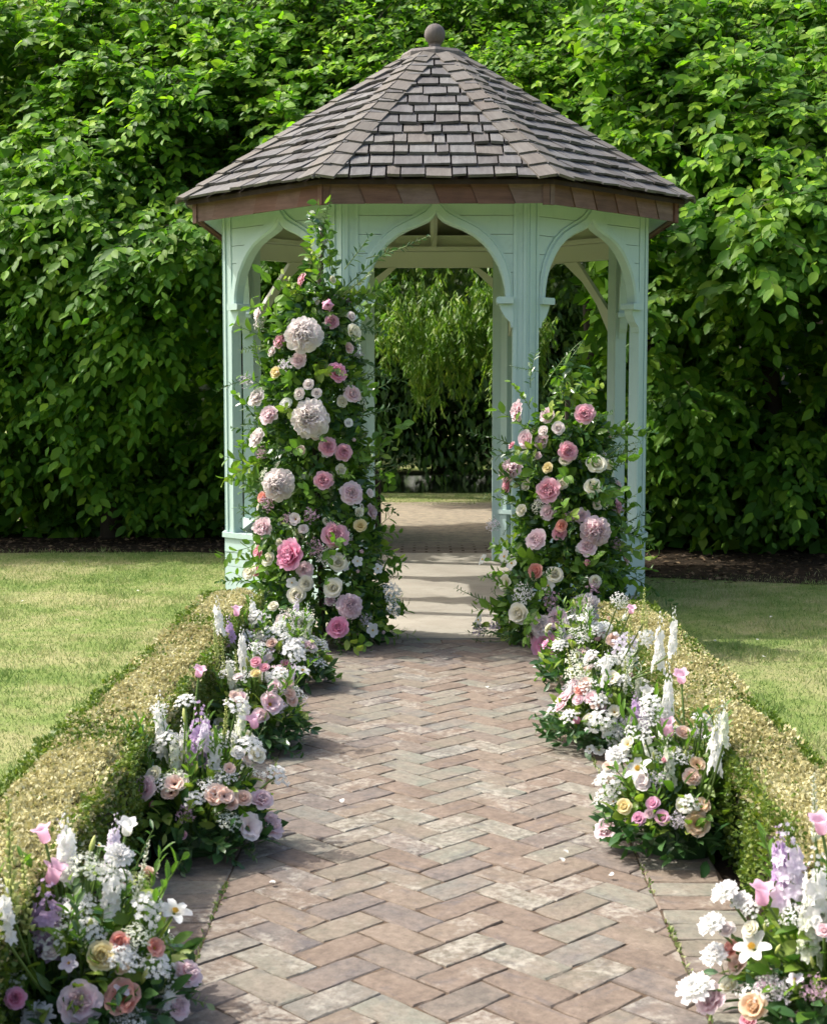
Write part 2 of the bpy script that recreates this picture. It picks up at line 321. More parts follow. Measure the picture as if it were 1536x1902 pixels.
# ------------------------------------------------------------------ setting: ground sheets
PXL, PXR = -0.60, 0.669            # joints between the herringbone field and its edging courses
EDGE = 0.23
SLAB_Y0, SLAB_Y1 = 8.54, 13.06
sheet('ground', [(-60, -20), (60, -20), (60, 90), (-60, 90)], 0.0, M['lawn'])
sheet('planting_bed', [(-14, 13.27), (-9, 13.32), (-5, 13.21), (-2.2, 13.38), (-1.0, 12.91), (1.0, 12.91), (1.8, 11.57), (3.0, 11.16), (5.0, 11.04), (9, 11.04), (14, 11.04), (14, 15.96), (-14, 15.96)], 0.004, M['soil'])
sheet('hedge_bed', [(-1.2, 1.0), (PXL - EDGE - 0.0, 1.0), (PXL - EDGE, 8.53), (-1.2, 8.53)], 0.008, M['soil'])
sheet('hedge_bed', [(PXR + EDGE, 1.0), (1.24, 1.0), (1.24, 8.53), (PXR + EDGE, 8.53)], 0.008, M['soil'])
sheet('rear_path', [(-1.35, 12.91), (1.5, 12.91), (1.9, 15.49), (5, 17.01), (5, 19.11), (-5, 19.47), (-5, 16.89), (-1.7, 15.49)], 0.008, M['far_paving'])
sheet('pond', [(-14, 21.34), (14, 20.87), (14, 25.2), (-14, 25.2)], 0.012, M['water'])

# brick path: every brick of the herringbone is its own piece
path = sheet('path', [(PXL - EDGE, 1.2), (PXR + EDGE, 1.2), (PXR + EDGE, SLAB_Y0), (PXL - EDGE, SLAB_Y0)], 0.018, M['bedding'])
def clip(poly, axis, val, keep_less):
    out = []
    for i in range(len(poly)):
        a, b = poly[i], poly[(i + 1) % len(poly)]
        ia = (a[axis] <= val) == keep_less; ib = (b[axis] <= val) == keep_less
        if ia: out.append(a)
        if ia != ib:
            tt = (val - a[axis]) / (b[axis] - a[axis]); out.append((a[0] + tt * (b[0] - a[0]), a[1] + tt * (b[1] - a[1])))
    return out
def area(p): return 0.5 * sum(p[i][0] * p[(i + 1) % len(p)][1] - p[(i + 1) % len(p)][0] * p[i][1] for i in range(len(p)))
def brick_mesh(poly, inset=0.0035):
    n = len(poly); cx = sum(p[0] for p in poly) / n; cy = sum(p[1] for p in poly) / n
    def ins(p, d):
        l = math.hypot(p[0] - cx, p[1] - cy) + 1e-6; k = max(0.3, 1 - d * 1.35 / l); return (cx + (p[0] - cx) * k, cy + (p[1] - cy) * k)
    j = lambda q: q + random.uniform(-0.0015, 0.0015)
    rings = [[(p[0], p[1], -0.045) for p in poly], [(j(p[0]), j(p[1]), -0.0035 + random.uniform(-0.0015, 0.001)) for p in poly],
             [(*ins((j(p[0]), j(p[1])), inset), random.uniform(-0.0015, 0.0005)) for p in poly]]
    vs = [v for r_ in rings for v in r_]; fs = []
    for a in range(2):
        for i in range(n): fs.append((a * n + i, a * n + (i + 1) % n, (a + 1) * n + (i + 1) % n, (a + 1) * n + i))
    fs.append(tuple(range(2 * n, 3 * n)))
    return MB().add(vs, fs).mesh('brick', [M['brick']])
bw = 0.115; BL, BWd = 0.2265, 0.1115
full = []
for _ in range(10):
    q = []
    for sx, sy in ((-1, -1), (-.5, -1), (0, -1), (.55, -1), (1, -1), (1, 0), (1, 1), (.5, 1), (0, 1), (-.55, 1), (-1, 1), (-1, 0)):
        cut = .006 if abs(sx) == 1 and abs(sy) == 1 else 0
        q.append((sx * (BL / 2 - cut * random.random()) + random.uniform(-.002, .002), sy * (BWd / 2 - cut * random.random()) + random.uniform(-.002, .002)))
    full.append(brick_mesh(q))
TOP = 0.023
def lay(me, x, y, rz, parent):
    o = link('brick', me, parent); o.location = (x, y, TOP + random.gauss(0, 0.0008)); o.rotation_euler = (random.gauss(0, .004), random.gauss(0, .004), rz + random.gauss(0, .006))
    return o
c45 = math.sqrt(0.5); field_y0, field_y1 = 2.75, SLAB_Y0 - bw - .008; xm = (PXL + PXR) / 2 + 0.02
for i in range(-60, 90):
    for j in range(-60, 90):
        k = (i - j) % 4
        if k == 0: cx, cy, hz = i + 1.0, j + 0.5, True
        elif k == 3: cx, cy, hz = i + 0.5, j + 1.0, False
        else: continue
        X = (cx - cy) * c45 * bw + xm; Y = (cx + cy) * c45 * bw + 4.6
        if not (PXL - .2 < X < PXR + .2 and field_y0 - .2 < Y < field_y1 + .2): continue
        rz = R(45) if hz else R(135)
        cs, sn = math.cos(rz), math.sin(rz)
        poly = [(X + a * cs - b * sn, Y + a * sn + b * cs) for a, b in ((-BL / 2, -BWd / 2), (BL / 2, -BWd / 2), (BL / 2, BWd / 2), (-BL / 2, BWd / 2))]
        q = poly
        for ax, val, less in ((0, PXL + .004, False), (0, PXR - .004, True), (1, field_y0, False), (1, field_y1, True)):
            q = clip(q, ax, val, less)
            if len(q) < 3: break
        if len(q) < 3 or area(q) < 0.0012: continue
        if area(q) > 0.985 * area(poly): lay(random.choice(full), X, Y, rz + random.choice((0, math.pi)), path)
        else:
            mx = sum(p[0] for p in q) / len(q); my = sum(p[1] for p in q) / len(q)
            lay(brick_mesh([((p[0] - mx) * cs + (p[1] - my) * sn, -(p[0] - mx) * sn + (p[1] - my) * cs) for p in q]), mx, my, rz, path)
for sgn, x0 in ((-1, PXL - EDGE / 2), (1, PXR + EDGE / 2)):
    edging = sheet('path_edging', [(x0 - EDGE / 2 - .005, 1.2), (x0 + EDGE / 2, 1.2), (x0 + EDGE / 2, SLAB_Y0), (x0 - EDGE / 2 - .005, SLAB_Y0)], 0.0185, M['bedding'])
    y = 2.78
    while y < SLAB_Y0 - .12:
        lay(random.choice(full), x0 + random.gauss(0, .003), y + bw / 2, random.choice((0, math.pi)), edging); y += bw
x = PXL + bw
while x < PXR:
    lay(random.choice(full), min(x, PXR - .05), SLAB_Y0 - bw / 2 - .003, random.choice((0, math.pi)), path); x += 2 * bw

# concrete floor of the gazebo, with its apron
GX, GY0 = 0.06, 9.56
GYC, GY1 = GY0 + 1.46, GY0 + 2.92
sl = MB().prism([(GX + x, y, -0.05) for x, y in ((-0.85, SLAB_Y0), (0.85, SLAB_Y0), (0.95, GY0 - .15), (1.5, GY0 + .75), (1.5, GY0 + 2.15), (0.8, GY0 + 3.1), (0.78, SLAB_Y1), (-0.78, SLAB_Y1), (-0.8, GY0 + 3.1), (-1.5, GY0 + 2.15), (-1.5, GY0 + .75), (-0.95, GY0 - .15))], (0, 0, 0.082))
slab = link('gazebo_floor', sl.mesh('gazebo_floor', [M['concrete']])); slab['kind'] = 'structure'

# ------------------------------------------------------------------ gazebo
gz = thing('gazebo', 'sage painted octagonal garden gazebo with ogee arches and cedar shingle roof', 'gazebo', (GX, GYC, 0))
FH, SH = 0.60, 1.50                                    # half width of the front face, half width overall
OCT = [(-FH, -1.46), (FH, -1.46), (SH, -0.61), (SH, 0.61), (FH, 1.46), (-FH, 1.46), (-SH, 0.61), (-SH, -0.61)]   # counter-clockwise, front face = 0-1
def V2(p): return Vector((p[0], p[1], 0))
FZ = 0.032; POST_TOP = 2.80
def face_axes(i):
    a, b = V2(OCT[i]), V2(OCT[(i + 1) % 8]); e = (b - a).normalized(); n = Vector((e.y, -e.x, 0)); return a, b, e, n
for i in range(8):
    _, _, e1, n1 = face_axes((i - 1) % 8); _, _, e2, n2 = face_axes(i); P = V2(OCT[i])
    w, th = 0.098, 0.075
    poly = [P, P - e1 * w, P - e1 * w - n1 * th, P - (n1 + n2).normalized() * th * 1.08, P + e2 * w - n2 * th, P + e2 * w]
    mb = MB().prism([p + Vector((0, 0, FZ)) for p in reversed(poly)], (0, 0, POST_TOP - FZ))
    post = link('post', mb.mesh('post', [M['paint']]), gz)
    for e, n, s_ in ((e1, n1, -1), (e2, n2, 1)):
        for u0, u1 in ((0.012, 0.03), (0.074, 0.096)):
            q0, q1 = P + e * s_ * u0, P + e * s_ * u1
            z0 = 0.49 if i not in (4, 5) else 0.05
            tr = MB().prism([q0 + n * -0.002 + Vector((0, 0, z0)), q1 + n * -0.002 + Vector((0, 0, z0)), q1 + n * 0.009 + Vector((0, 0, z0)), q0 + n * 0.009 + Vector((0, 0, z0))], (0, 0, 2.76 - z0))
            link('trim', tr.mesh('trim', [M['paint']]), post)
ARCH = [(0.452, 2.10), (0.446, 2.16), (0.43, 2.23), (0.402, 2.305), (0.36, 2.375), (0.31, 2.44), (0.245, 2.495), (0.17, 2.535), (0.105, 2.56), (0.05, 2.585), (0.018, 2.612), (0.0, 2.64)]
ARCH_O = [(0.505, 2.10), (0.503, 2.17), (0.49, 2.25), (0.462, 2.345), (0.42, 2.425), (0.36, 2.50), (0.285, 2.56), (0.2, 2.605), (0.13, 2.638), (0.075, 2.672), (0.04, 2.71), (0.03, 2.755)]
ARCH_O2 = ARCH_O
def zwarp(z, s): return z
for i in (0, 1, 7, 2, 6):
    a, b, e, n = face_axes(i); mid = (a + b) / 2; half = (b - a).length / 2; k = (half - 0.098) / 0.502
    inn = [(x * k, z) for x, z in ARCH]; outc = [(min(x * k, half - 0.1), z) for x, z in ARCH_O]
    def pt(u, z, d): return mid + e * u + n * d + Vector((0, 0, z))
    # moulded arch band
    mb = MB(); rows = []
    full_in = [(-x, z) for x, z in inn] + [(x, z) for x, z in reversed(inn[:-1])]
    full_out = [(-x, z) for x, z in outc] + [(x, z) for x, z in reversed(outc[:-1])]
    full_out[len(inn) - 1] = (0, 2.765)
    prof = ((0, -0.055), (0, 0.012), (0.18, 0.024), (0.7, 0.024), (0.8, 0.012), (1.0, 0.012), (1.0, -0.055))
    vs = []
    for (xi, zi), (xo, zo) in zip(full_in, full_out):
        for f_, d in prof: vs.append(pt(xi + (xo - xi) * f_, zi + (zo - zi) * f_, d))
    m_ = len(prof); fs = []
    for q in range(len(full_in) - 1):
        for j in range(m_): fs.append((q * m_ + j, (q + 1) * m_ + j, (q + 1) * m_ + (j + 1) % m_, q * m_ + (j + 1) % m_))
    fs.append(tuple(range(m_))); fs.append(tuple(reversed(range((len(full_in) - 1) * m_, len(full_in) * m_))))
    band = link('arch', mb.add(vs, fs).mesh('arch', [M['paint']]), gz)
    # horizontal spandrel boards
    zb = [2.10, 2.262, 2.384, 2.506, 2.628, 2.75]
    def xo(z):
        for (x0, z0), (x1, z1) in zip(outc, outc[1:]):
            if z0 <= z <= z1: return x0 + (x1 - x0) * (z - z0) / (z1 - z0)
        return 0.0
    for r_ in range(len(zb) - 1):
        for s_ in (-1, 1):
            z0, z1 = zb[r_] + 0.0018, zb[r_ + 1] - 0.0018
            zs = np.linspace(z0, z1, 6); pl = [(half - 0.096, z0), (half - 0.096, z1)] + [(max(xo(z) - 0.004, 0.004), z) for z in reversed(zs)]
            if pl[0][0] - pl[-1][0] < 0.004 and pl[1][0] - pl[2][0] < 0.01: continue
            pl = [(s_ * u, z) for u, z in pl]
            if s_ > 0: pl = pl[::-1]
            dd = random.uniform(-0.001, 0.001)
            bd = MB().prism([pt(u, z, 0.002 + dd) for u, z in pl], n * -0.03)
            link('spandrel_board', bd.mesh('spandrel_board', [M['paint']]), band)
    hd = MB().prism([pt(-half + .097, 2.753, .006), pt(half - .097, 2.753, .006), pt(half - .097, 2.80, .006), pt(-half + .097, 2.80, .006)][::-1], n * -0.05)
    link('header_rail', hd.mesh('header_rail', [M['paint']]), gz)
    # capitals with brackets
    for s_ in (-1, 1):
        uo = half - 0.096; ui = inn[0][0] - 0.058
        P0 = [(uo, 2.058), (ui + .006, 2.058), (ui, 2.066), (ui, 2.094), (ui + .006, 2.102), (uo, 2.102)]
        P1 = [(uo, 2.057), (ui + .018, 2.057), (ui + .03, 2.02), (ui + .055, 1.975), (uo - .02, 1.94), (uo - .012, 1.905), (uo, 1.905)]
        bk = []
        for P_, d0, d1 in ((P0, 0.05 if i in (0, 1, 7) else 0.012, -0.07), (P1, 0.02 if i in (0, 1, 7) else 0.008, -0.05)):
            q = [(s_ * u, z) for u, z in P_]
            bk.append(MB().prism([pt(u, z, d0) for u, z in (q if s_ > 0 else q[::-1])][::-1], n * (d1 - d0)))
        cp = link('capital', bk[0].mesh('capital', [M['paint']]), gz)
        link('bracket', bk[1].mesh('bracket', [M['paint']]), cp)
# dado panels on the diagonal and side faces
for i in (1, 7, 2, 6, 3, 5):
    a, b, e, n = face_axes(i); mid = (a + b) / 2; half = (b - a).length / 2
    def pt(u, z, d): return mid + e * u + n * d + Vector((0, 0, z))
    rail = MB().prism([pt(-half - .01, .445, .028), pt(half + .01, .445, .028), pt(half + .01, .48, .028), pt(-half - .01, .48, .028)][::-1], n * -0.12)
    dado = link('dado_rail', rail.mesh('dado_rail', [M['paint']]), gz)
    for r_ in range(4):
        z0 = 0.036 + r_ * 0.102
        bd = MB().prism([pt(-half + .002, z0, .011 + .003 * (r_ % 2)), pt(half - .002, z0, .011 + .003 * (r_ % 2)), pt(half - .002, z0 + .099, .011), pt(-half + .002, z0 + .099, .011)][::-1], n * -0.034)
        link('dado_board', bd.mesh('dado_board', [M['paint']]), dado)
# rear lintels, braces, ring beam and rafters
for i in (3, 4, 5):
    a, b, e, n = face_axes(i); mid = (a + b) / 2; half = (b - a).length / 2
    def pt(u, z, d): return mid + e * u + n * d + Vector((0, 0, z))
    lb = MB().prism([pt(-half + .099, 2.53, -.008), pt(half - .099, 2.53, -.008), pt(half - .099, 2.66, -.008), pt(-half + .099, 2.66, -.008)][::-1], n * -0.05)
    link('rear_lintel', lb.mesh('rear_lintel', [M['cream']]), gz)
    up = MB().prism([pt(-half + .099, 2.664, -.012), pt(half - .099, 2.664, -.012), pt(half - .099, 2.80, -.012), pt(-half + .099, 2.80, -.012)][::-1], n * -0.03)
    link('rear_frieze', up.mesh('rear_frieze', [M['cream']]), gz)
    rb = MB().prism([pt(-half + .05, 2.664, -.06), pt(half - .05, 2.664, -.06), pt(half - .05, 2.70, -.06), pt(-half + .05, 2.70, -.06)][::-1], n * -0.05)
    link('ring_beam', rb.mesh('ring_beam', [M['cream']]), gz)
    for s_ in (-1, 1):
        if i == 4: q = [(half - .1, 2.36), (half - .1, 2.44), (half - .22, 2.528), (half - .28, 2.528)]
        else: q = [(half - .1, 1.95), (half - .1, 2.12), (half - .42, 2.528), (half - .56, 2.528), (half - .36, 2.36), (half - .22, 2.18)]
        br = MB().prism([pt(s_ * u, z, -.015) for u, z in (q if s_ > 0 else q[::-1])], n * -0.05)
        link('brace', br.mesh('brace', [M['cream']]), gz)
# roof
EZ, AZ, CAPR = 2.822, 3.93, 0.17
EF, ES, EY = 0.73, 1.73, 1.80
EOCT = [(-EF, -EY), (EF, -EY), (ES, -EF * 1.04), (ES, EF * 1.04), (EF, EY), (-EF, EY), (-ES, EF * 1.04), (-ES, -EF * 1.04)]
TOPO = [(x * 0.105, y * 0.105) for x, y in EOCT]
dk = MB()
for i in range(8):
    a, b = EOCT[i], EOCT[(i + 1) % 8]; c_, d_ = TOPO[(i + 1) % 8], TOPO[i]
    dk.add([(*a, EZ - .012), (*b, EZ - .012), (*c_, AZ - .012), (*d_, AZ - .012)], [(0, 1, 2, 3)])
    dk.add([(*a, EZ - .042), (*b, EZ - .042), (*c_, AZ - .042), (*d_, AZ - .042)], [(3, 2, 1, 0)], mi=1)
    dk.add([(*a, EZ - .012), (*b, EZ - .012), (*b, EZ - .042), (*a, EZ - .042)], [(0, 3, 2, 1)])
roof = link('roof', dk.mesh('roof', [M['darkwood'], M['deck']]), gz)
NR = 13
shw = {}
for i in range(8):
    a, b = Vector((*EOCT[i], EZ)), Vector((*EOCT[(i + 1) % 8], EZ)); t0 = Vector((*TOPO[i], AZ)); t1 = Vector((*TOPO[(i + 1) % 8], AZ))
    e = (b - a).normalized(); um = (a + b) / 2; sdir = ((t0 + t1) / 2 - um); SL = sdir.length; sdir.normalize(); nn = e.cross(sdir).normalized()
    hb, ht = (b - a).length / 2, (t1 - t0).length / 2
    hw_at = lambda s: hb + (ht - hb) * s / SL
    rows_mb = MB(); visible = i in (0, 1, 7)
    rh = SL / (NR - 0.4)
    for r_ in range(NR):
        s0 = -0.045 + r_ * rh; s1 = min(s0 + rh * 1.35, SL)
        lim = hw_at(max(s0, 0)) + 0.02; u = -lim - random.uniform(0, 0.12)
        while u < lim:
            w = random.choice((0.09, 0.11, 0.13, 0.15, 0.165, 0.18)) * random.uniform(.95, 1.05); g = random.uniform(0.007, 0.016)
            u0, u1 = u + g / 2, min(u + w - g / 2, lim)
            u += w
            ds = random.uniform(-0.014, 0.009)
            q = [(max(u0, -lim), s0 + ds), (u1, s0 + ds + random.uniform(-.008, .008)), (u1, s1), (max(u0, -lim), s1)]
            # clip against the two hips
            def cliph(poly, sg):
                out = []; fn = lambda p: (hw_at(p[1]) + 0.015) - sg * p[0]
                for z in range(len(poly)):
                    A_, B_ = poly[z], poly[(z + 1) % len(poly)]; fa, fb = fn(A_), fn(B_)
                    if fa >= 0: out.append(A_)
                    if (fa >= 0) != (fb >= 0): tt = fa / (fa - fb); out.append((A_[0] + tt * (B_[0] - A_[0]), A_[1] + tt * (B_[1] - A_[1])))
                return out
            q = cliph(q, 1); q = cliph(q, -1) if len(q) > 2 else q
            if len(q) < 3 or area(q) < 0.0016: continue
            lift = random.uniform(0, 0.004); cu = sum(p[0] for p in q) / len(q); cs_ = sum(p[1] for p in q) / len(q)
            hgt = lambda s: 0.004 + lift + 0.026 * max(0.0, 1 - (s - s0) / (rh * 1.35))
            org = um + e * cu + sdir * cs_
            curl = random.uniform(-0.006, 0.008)
            cor = [random.uniform(-.003, .008) if p[1] < s0 + rh * .5 else 0 for p in q]; th_ = random.uniform(.006, .011)
            lo = [Vector((p[0] - cu, p[1] - cs_, hgt(p[1]) + k_ - th_)) for p, k_ in zip(q, cor)]; hi = [Vector((p[0] - cu, p[1] - cs_, hgt(p[1]) + k_ + th_)) for p, k_ in zip(q, cor)]
            Mx = Matrix((( e.x, sdir.x, nn.x, org.x), (e.y, sdir.y, nn.y, org.y), (e.z, sdir.z, nn.z, org.z), (0, 0, 0, 1)))
            n_ = len(q); fs = [tuple(reversed(range(n_))), tuple(range(n_, 2 * n_))] + [(z, (z + 1) % n_, n_ + (z + 1) % n_, n_ + z) for z in range(n_)]
            if visible:
                link('shingle', MB().add(lo + hi, fs).mesh('shingle', [M['shingle']]), roof, M4=Mx)
            else: rows_mb.add([Mx @ p for p in lo + hi], fs)
    if not visible:
        link('side_shingles' if i in (2, 6) else 'rear_shingles', rows_mb.mesh('shingles', [M['shingle']]), roof, kind='stuff')
# hip caps: pairs of boards lapped up each hip
for i in range(8):
    A_, B_ = Vector((*EOCT[i], EZ)), Vector((*TOPO[i], AZ)); d = (B_ - A_); HL = d.length; d.normalize()
    for s_ in (-1, 1):
        j = i if s_ > 0 else (i - 1) % 8
        a, b = Vector((*EOCT[j], EZ)), Vector((*EOCT[(j + 1) % 8], EZ)); e = (b - a).normalized()
        nn = e.cross(((Vector((*TOPO[j], AZ)) + Vector((*TOPO[(j + 1) % 8], AZ))) / 2 - (a + b) / 2)).normalized()
        side = d.cross(nn).normalized()
        if side.dot(e * s_) < 0: side = -side
        nstep = 12; st = HL / nstep
        for r_ in range(nstep):
            s0 = -0.05 + r_ * st; s1 = min(s0 + st * 1.3, HL); L = s1 - s0; wd = 0.118 if r_ < nstep - 1 else 0.09
            vs = []
            for z_ in (-0.008, 0.010):
                for (u, s, h_) in ((-0.004, 0, .040), (wd, 0, .040), (wd * .97, L, .024), (-0.004, L, .024)): vs.append(Vector((u, s, h_ + z_)))
            org = A_ + d * s0; y_ = d; x_ = side; z3 = nn
            Mx = Matrix(((x_.x, y_.x, z3.x, org.x), (x_.y, y_.y, z3.y, org.y), (x_.z, y_.z, z3.z, org.z), (0, 0, 0, 1)))
            fs = [(3, 2, 1, 0), (4, 5, 6, 7), (0, 1, 5, 4), (1, 2, 6, 5), (2, 3, 7, 6), (3, 0, 4, 7)]
            if i in (0, 1, 2, 7, 3, 6): link('hip_shingle', MB().add(vs, fs).mesh('hip_shingle', [M['hip']]), roof, M4=Mx)
# fascia boards with slanted joints, and the soffit
FO = [(x * 0.965, y * 0.965) for x, y in EOCT]
for i in range(8):
    a, b = V2(FO[i]), V2(FO[(i + 1) % 8]); e = (b - a).normalized(); n = Vector((e.y, -e.x, 0)); Lf = (b - a).length
    z0, z1 = 2.668, 2.802
    back = MB().prism([a + Vector((0, 0, z0 + .006)), b + Vector((0, 0, z0 + .006)), b + Vector((0, 0, z1 + .01)), a + Vector((0, 0, z1 + .01))][::-1], n * -0.03)
    fb = link('fascia', back.mesh('fascia', [M['fascia']]), gz)
    nb = 6; sl_ = 0.055 * (1 if i in (0, 1, 2, 3) else -1)
    for k in range(nb):
        u0, u1 = Lf * k / nb + .002, Lf * (k + 1) / nb - .002
        sl0 = 0 if k == 0 else sl_; sl1 = 0 if k == nb - 1 else sl_
        p0 = 0.006; p1 = 0.014
        zz = z0 + random.uniform(-.002, .002)
        f1 = [a + e * (u0 - sl0 / 2) + n * p1 + Vector((0, 0, z1)), a + e * (u0 + sl0 / 2) + n * p1 + Vector((0, 0, zz)), a + e * (u1 + sl1 / 2) + n * p0 + Vector((0, 0, zz)), a + e * (u1 - sl1 / 2) + n * p0 + Vector((0, 0, z1))]
        f0 = [p - n * (p1 if q < 2 else p0) + n * 0.001 for q, p in enumerate(f1)]
        org = (f1[0] + f1[2]) / 2
        Mx = Matrix(((e.x, -n.x * -1, 0, org.x), (e.y, n.y, 0, org.y), (0, 0, 1, org.z), (0, 0, 0, 1))); Mi = Mx.inverted()
        link('fascia_board', MB().add([Mi @ p for p in f0 + f1], [(0, 1, 2, 3)[::-1], (4, 5, 6, 7), (0, 1, 5, 4), (1, 2, 6, 5), (2, 3, 7, 6), (3, 0, 4, 7)]).mesh('fascia_board', [M['fascia']]), fb, M4=Mx)
    for q, s_ in ((a, 1), (b, -1)):
        cb = MB().prism([q + e * s_ * -.006 + n * .002 + Vector((0, 0, z0 - .008)), q + e * s_ * .035 + n * .002 + Vector((0, 0, z0 - .008)), q + e * s_ * .035 + n * .024 + Vector((0, 0, z0 - .008)), q + e * s_ * -.006 + n * .024 + Vector((0, 0, z0 - .008))], (0, 0, .135))
        link('corner_block', cb.mesh('corner_block', [M['fascia']]), fb)
sf = MB()
for i in range(8):
    a, b = FO[i], FO[(i + 1) % 8]; c_, d_ = OCT[(i + 1) % 8], OCT[i]
    sf.add([(*a, 2.68), (*b, 2.68), (c_[0] * .97, c_[1] * .97, 2.765), (d_[0] * .97, d_[1] * .97, 2.765), (*a, 2.693), (*b, 2.693), (c_[0] * .97, c_[1] * .97, 2.78), (d_[0] * .97, d_[1] * .97, 2.78)], [(3, 2, 1, 0), (4, 5, 6, 7)])
link('soffit', sf.mesh('soffit', [M['paint']]), gz)
for i in range(8):
    p0 = Vector((OCT[i][0] * .95, OCT[i][1] * .95, 2.80)); p1 = Vector((TOPO[i][0], TOPO[i][1], AZ - .12))
    link('rafter', MB().tube([p0, p1], [.035, .03], 4).mesh('rafter', [M['cream']]), gz)
for i in (0, 2, 4, 6):
    a, b = OCT[i], OCT[(i + 1) % 8]
    p0 = Vector(((a[0] + b[0]) / 2 * .93, (a[1] + b[1]) / 2 * .93, 2.70)); p1 = Vector((p0.x * .2, p0.y * .2, AZ - .2))
    link('rafter', MB().tube([p0, Vector((p0.x, p0.y, 2.83)), p1], [.028, .03, .028], 4).mesh('rafter', [M['cream']]), gz)
capm = MB().lathe([(0.25, AZ + .0), (0.252, AZ + .03), (0.235, AZ + .052), (0.12, AZ + .068), (0.055, AZ + .078), (0.042, AZ + .09), (0.045, AZ + .115), (0.055, AZ + .122)], 8)
fin = link('roof_cap', capm.mesh('roof_cap', [M['finial']]), gz)
prof = [(0.03, AZ + .11)] + [(0.078 * math.sin(t_), AZ + .19 - 0.078 * math.cos(t_)) for t_ in np.linspace(0.35, math.pi - .02, 14)]
link('ball_finial', MB().lathe(prof, 24).mesh('ball_finial', [M['finial']], smooth=True), fin)
dp = thing('wooden_post', 'short dark brown timber post behind the gazebo opening', 'post', (-0.53, 14.03, 0.012))
pb = MB().prism([(-.09, -.08, 0), (.09, -.08, 0), (.09, .08, 0), (-.09, .08, 0)], (0, 0, .68)); link('post_shaft', pb.mesh('post_shaft', [M['darkwood']]), dp)
link('post_cap', MB().add([(-.105, -.095, .68), (.105, -.095, .68), (.105, .095, .68), (-.105, .095, .68), (0, 0, .73)], [(3, 2, 1, 0), (0, 1, 4), (1, 2, 4), (2, 3, 4), (3, 0, 4)]).mesh('post_cap', [M['darkwood']]), dp)

# ------------------------------------------------------------------ low box hedges
def box_hedge(label, x0, x1, y0, y1, h, n_top, n_side, seed):
    g = np.random.default_rng(seed)
    t = thing('box_hedge', label, 'hedge', ((x0 + x1) / 2, (y0 + y1) / 2, 0.0), 'clipped box hedges lining the path')
    o = np.array([(x0 + x1) / 2, (y0 + y1) / 2, 0])
    core = MB(); ny = 40
    for k in range(ny + 1):
        y = y0 + .03 + (y1 - y0 - .06) * k / ny; w = .028 + .012 * math.sin(k * 1.7); hh = h - .045 + .012 * math.sin(k * 1.1)
        core.v += [(x0 + w + .02 - o[0], y - o[1], 0), (x0 + w - o[0], y - o[1], hh * .6), (x0 + w + .015 - o[0], y - o[1], hh), (x1 - w - .015 - o[0], y - o[1], hh), (x1 - w - o[0], y - o[1], hh * .6), (x1 - w - .02 - o[0], y - o[1], 0)]
        core.a += [1] * 6
        if k:
            for j in range(5): core.f.append(((k - 1) * 6 + j, (k - 1) * 6 + j + 1, k * 6 + j + 1, k * 6 + j)); core.mi.append(0)
    core.f += [(0, 1, 2, 3, 4, 5), tuple(reversed(range(ny * 6, ny * 6 + 6)))]; core.mi += [0, 0]
    link('twigs', core.mesh('twigs', [M['bark']]), t)
    def bumps(p): return (vnoise(p * np.array([4, 4, 4]), seed) - .5) * .03 + (vnoise(p * 18.0, seed + 1) - .5) * .035
    # clipped top
    p = np.stack([g.uniform(x0 - .01, x1 + .01, n_top), g.uniform(y0, y1, n_top), np.full(n_top, h)], 1)
    ed = np.minimum(p[:, 0] - x0, x1 - p[:, 0]); p[:, 2] += bumps(p) - np.clip(.05 - ed, 0, .06) * .8 - g.exponential(.008, n_top)
    d = unit(g.normal(0, 1, (n_top, 3)) + np.array([0, 0, .5])); nr = unit(g.normal(0, .8, (n_top, 3)) + np.array([0, 0, .7]))
    L = g.uniform(.008, .017, n_top)
    green = (vnoise(p * np.array([2.2, 2.2, 2]), seed + 5) + g.normal(0, .22, n_top) + np.clip(.045 - ed, 0, .06) * 4) > .69
    A = frames(d, nr, L, L * 1.5)
    link('clipped_top', cloud('clipped_top', DIA_V, DIA_F, A[~green], p[~green] - o, M['box_straw']), t, kind='stuff')
    link('top_shoots', cloud('top_shoots', DIA_V, DIA_F, A[green], p[green] - o, M['box_green']), t, kind='stuff')
    # sides and ends
    s = g.random(n_side); z = h * (1 - g.random(n_side) ** 1.25) ; z = np.clip(z, .015, h)
    endm = g.random(n_side) < .06
    xs = np.where(s < .5, x0, x1); ys = g.uniform(y0, y1, n_side); nx = np.where(s < .5, -1.0, 1.0)
    xs = np.where(endm, g.uniform(x0, x1, n_side), xs); ys = np.where(endm, np.where(s < .5, y0, y1), ys)
    p = np.stack([xs, ys, z], 1); nrm = np.stack([np.where(endm, 0, nx), np.where(endm, np.where(s < .5, -1, 1), 0), np.zeros(n_side)], 1)
    off = bumps(p) * 1.3 - g.exponential(.012, n_side) + .012 - (z < .08) * .02
    p = p + nrm * off[:, None]
    d = unit(nrm * .6 + g.normal(0, .7, (n_side, 3)) + np.array([0, 0, .35])); nr = unit(nrm + g.normal(0, .6, (n_side, 3)) + np.array([0, 0, .4]))
    L = g.uniform(.009, .019, n_side)
    straw = (vnoise(p * 4.0, seed + 9) + g.normal(0, .12, n_side) + (z / h - .8) * .5) > .72
    A = frames(d, nr, L, L * 1.4)
    link('side_foliage', cloud('side_foliage', DIA_V, DIA_F, A[~straw], p[~straw] - o, M['box_green']), t, kind='stuff')
    link('dry_sprigs', cloud('dry_sprigs', DIA_V, DIA_F, A[straw], p[straw] - o, M['box_straw']), t, kind='stuff')
box_hedge('low clipped box hedge with straw brown top and shaded green inner side', -1.17, -0.9, 2.68, 7.77, 0.42, 92000, 74000, 11)
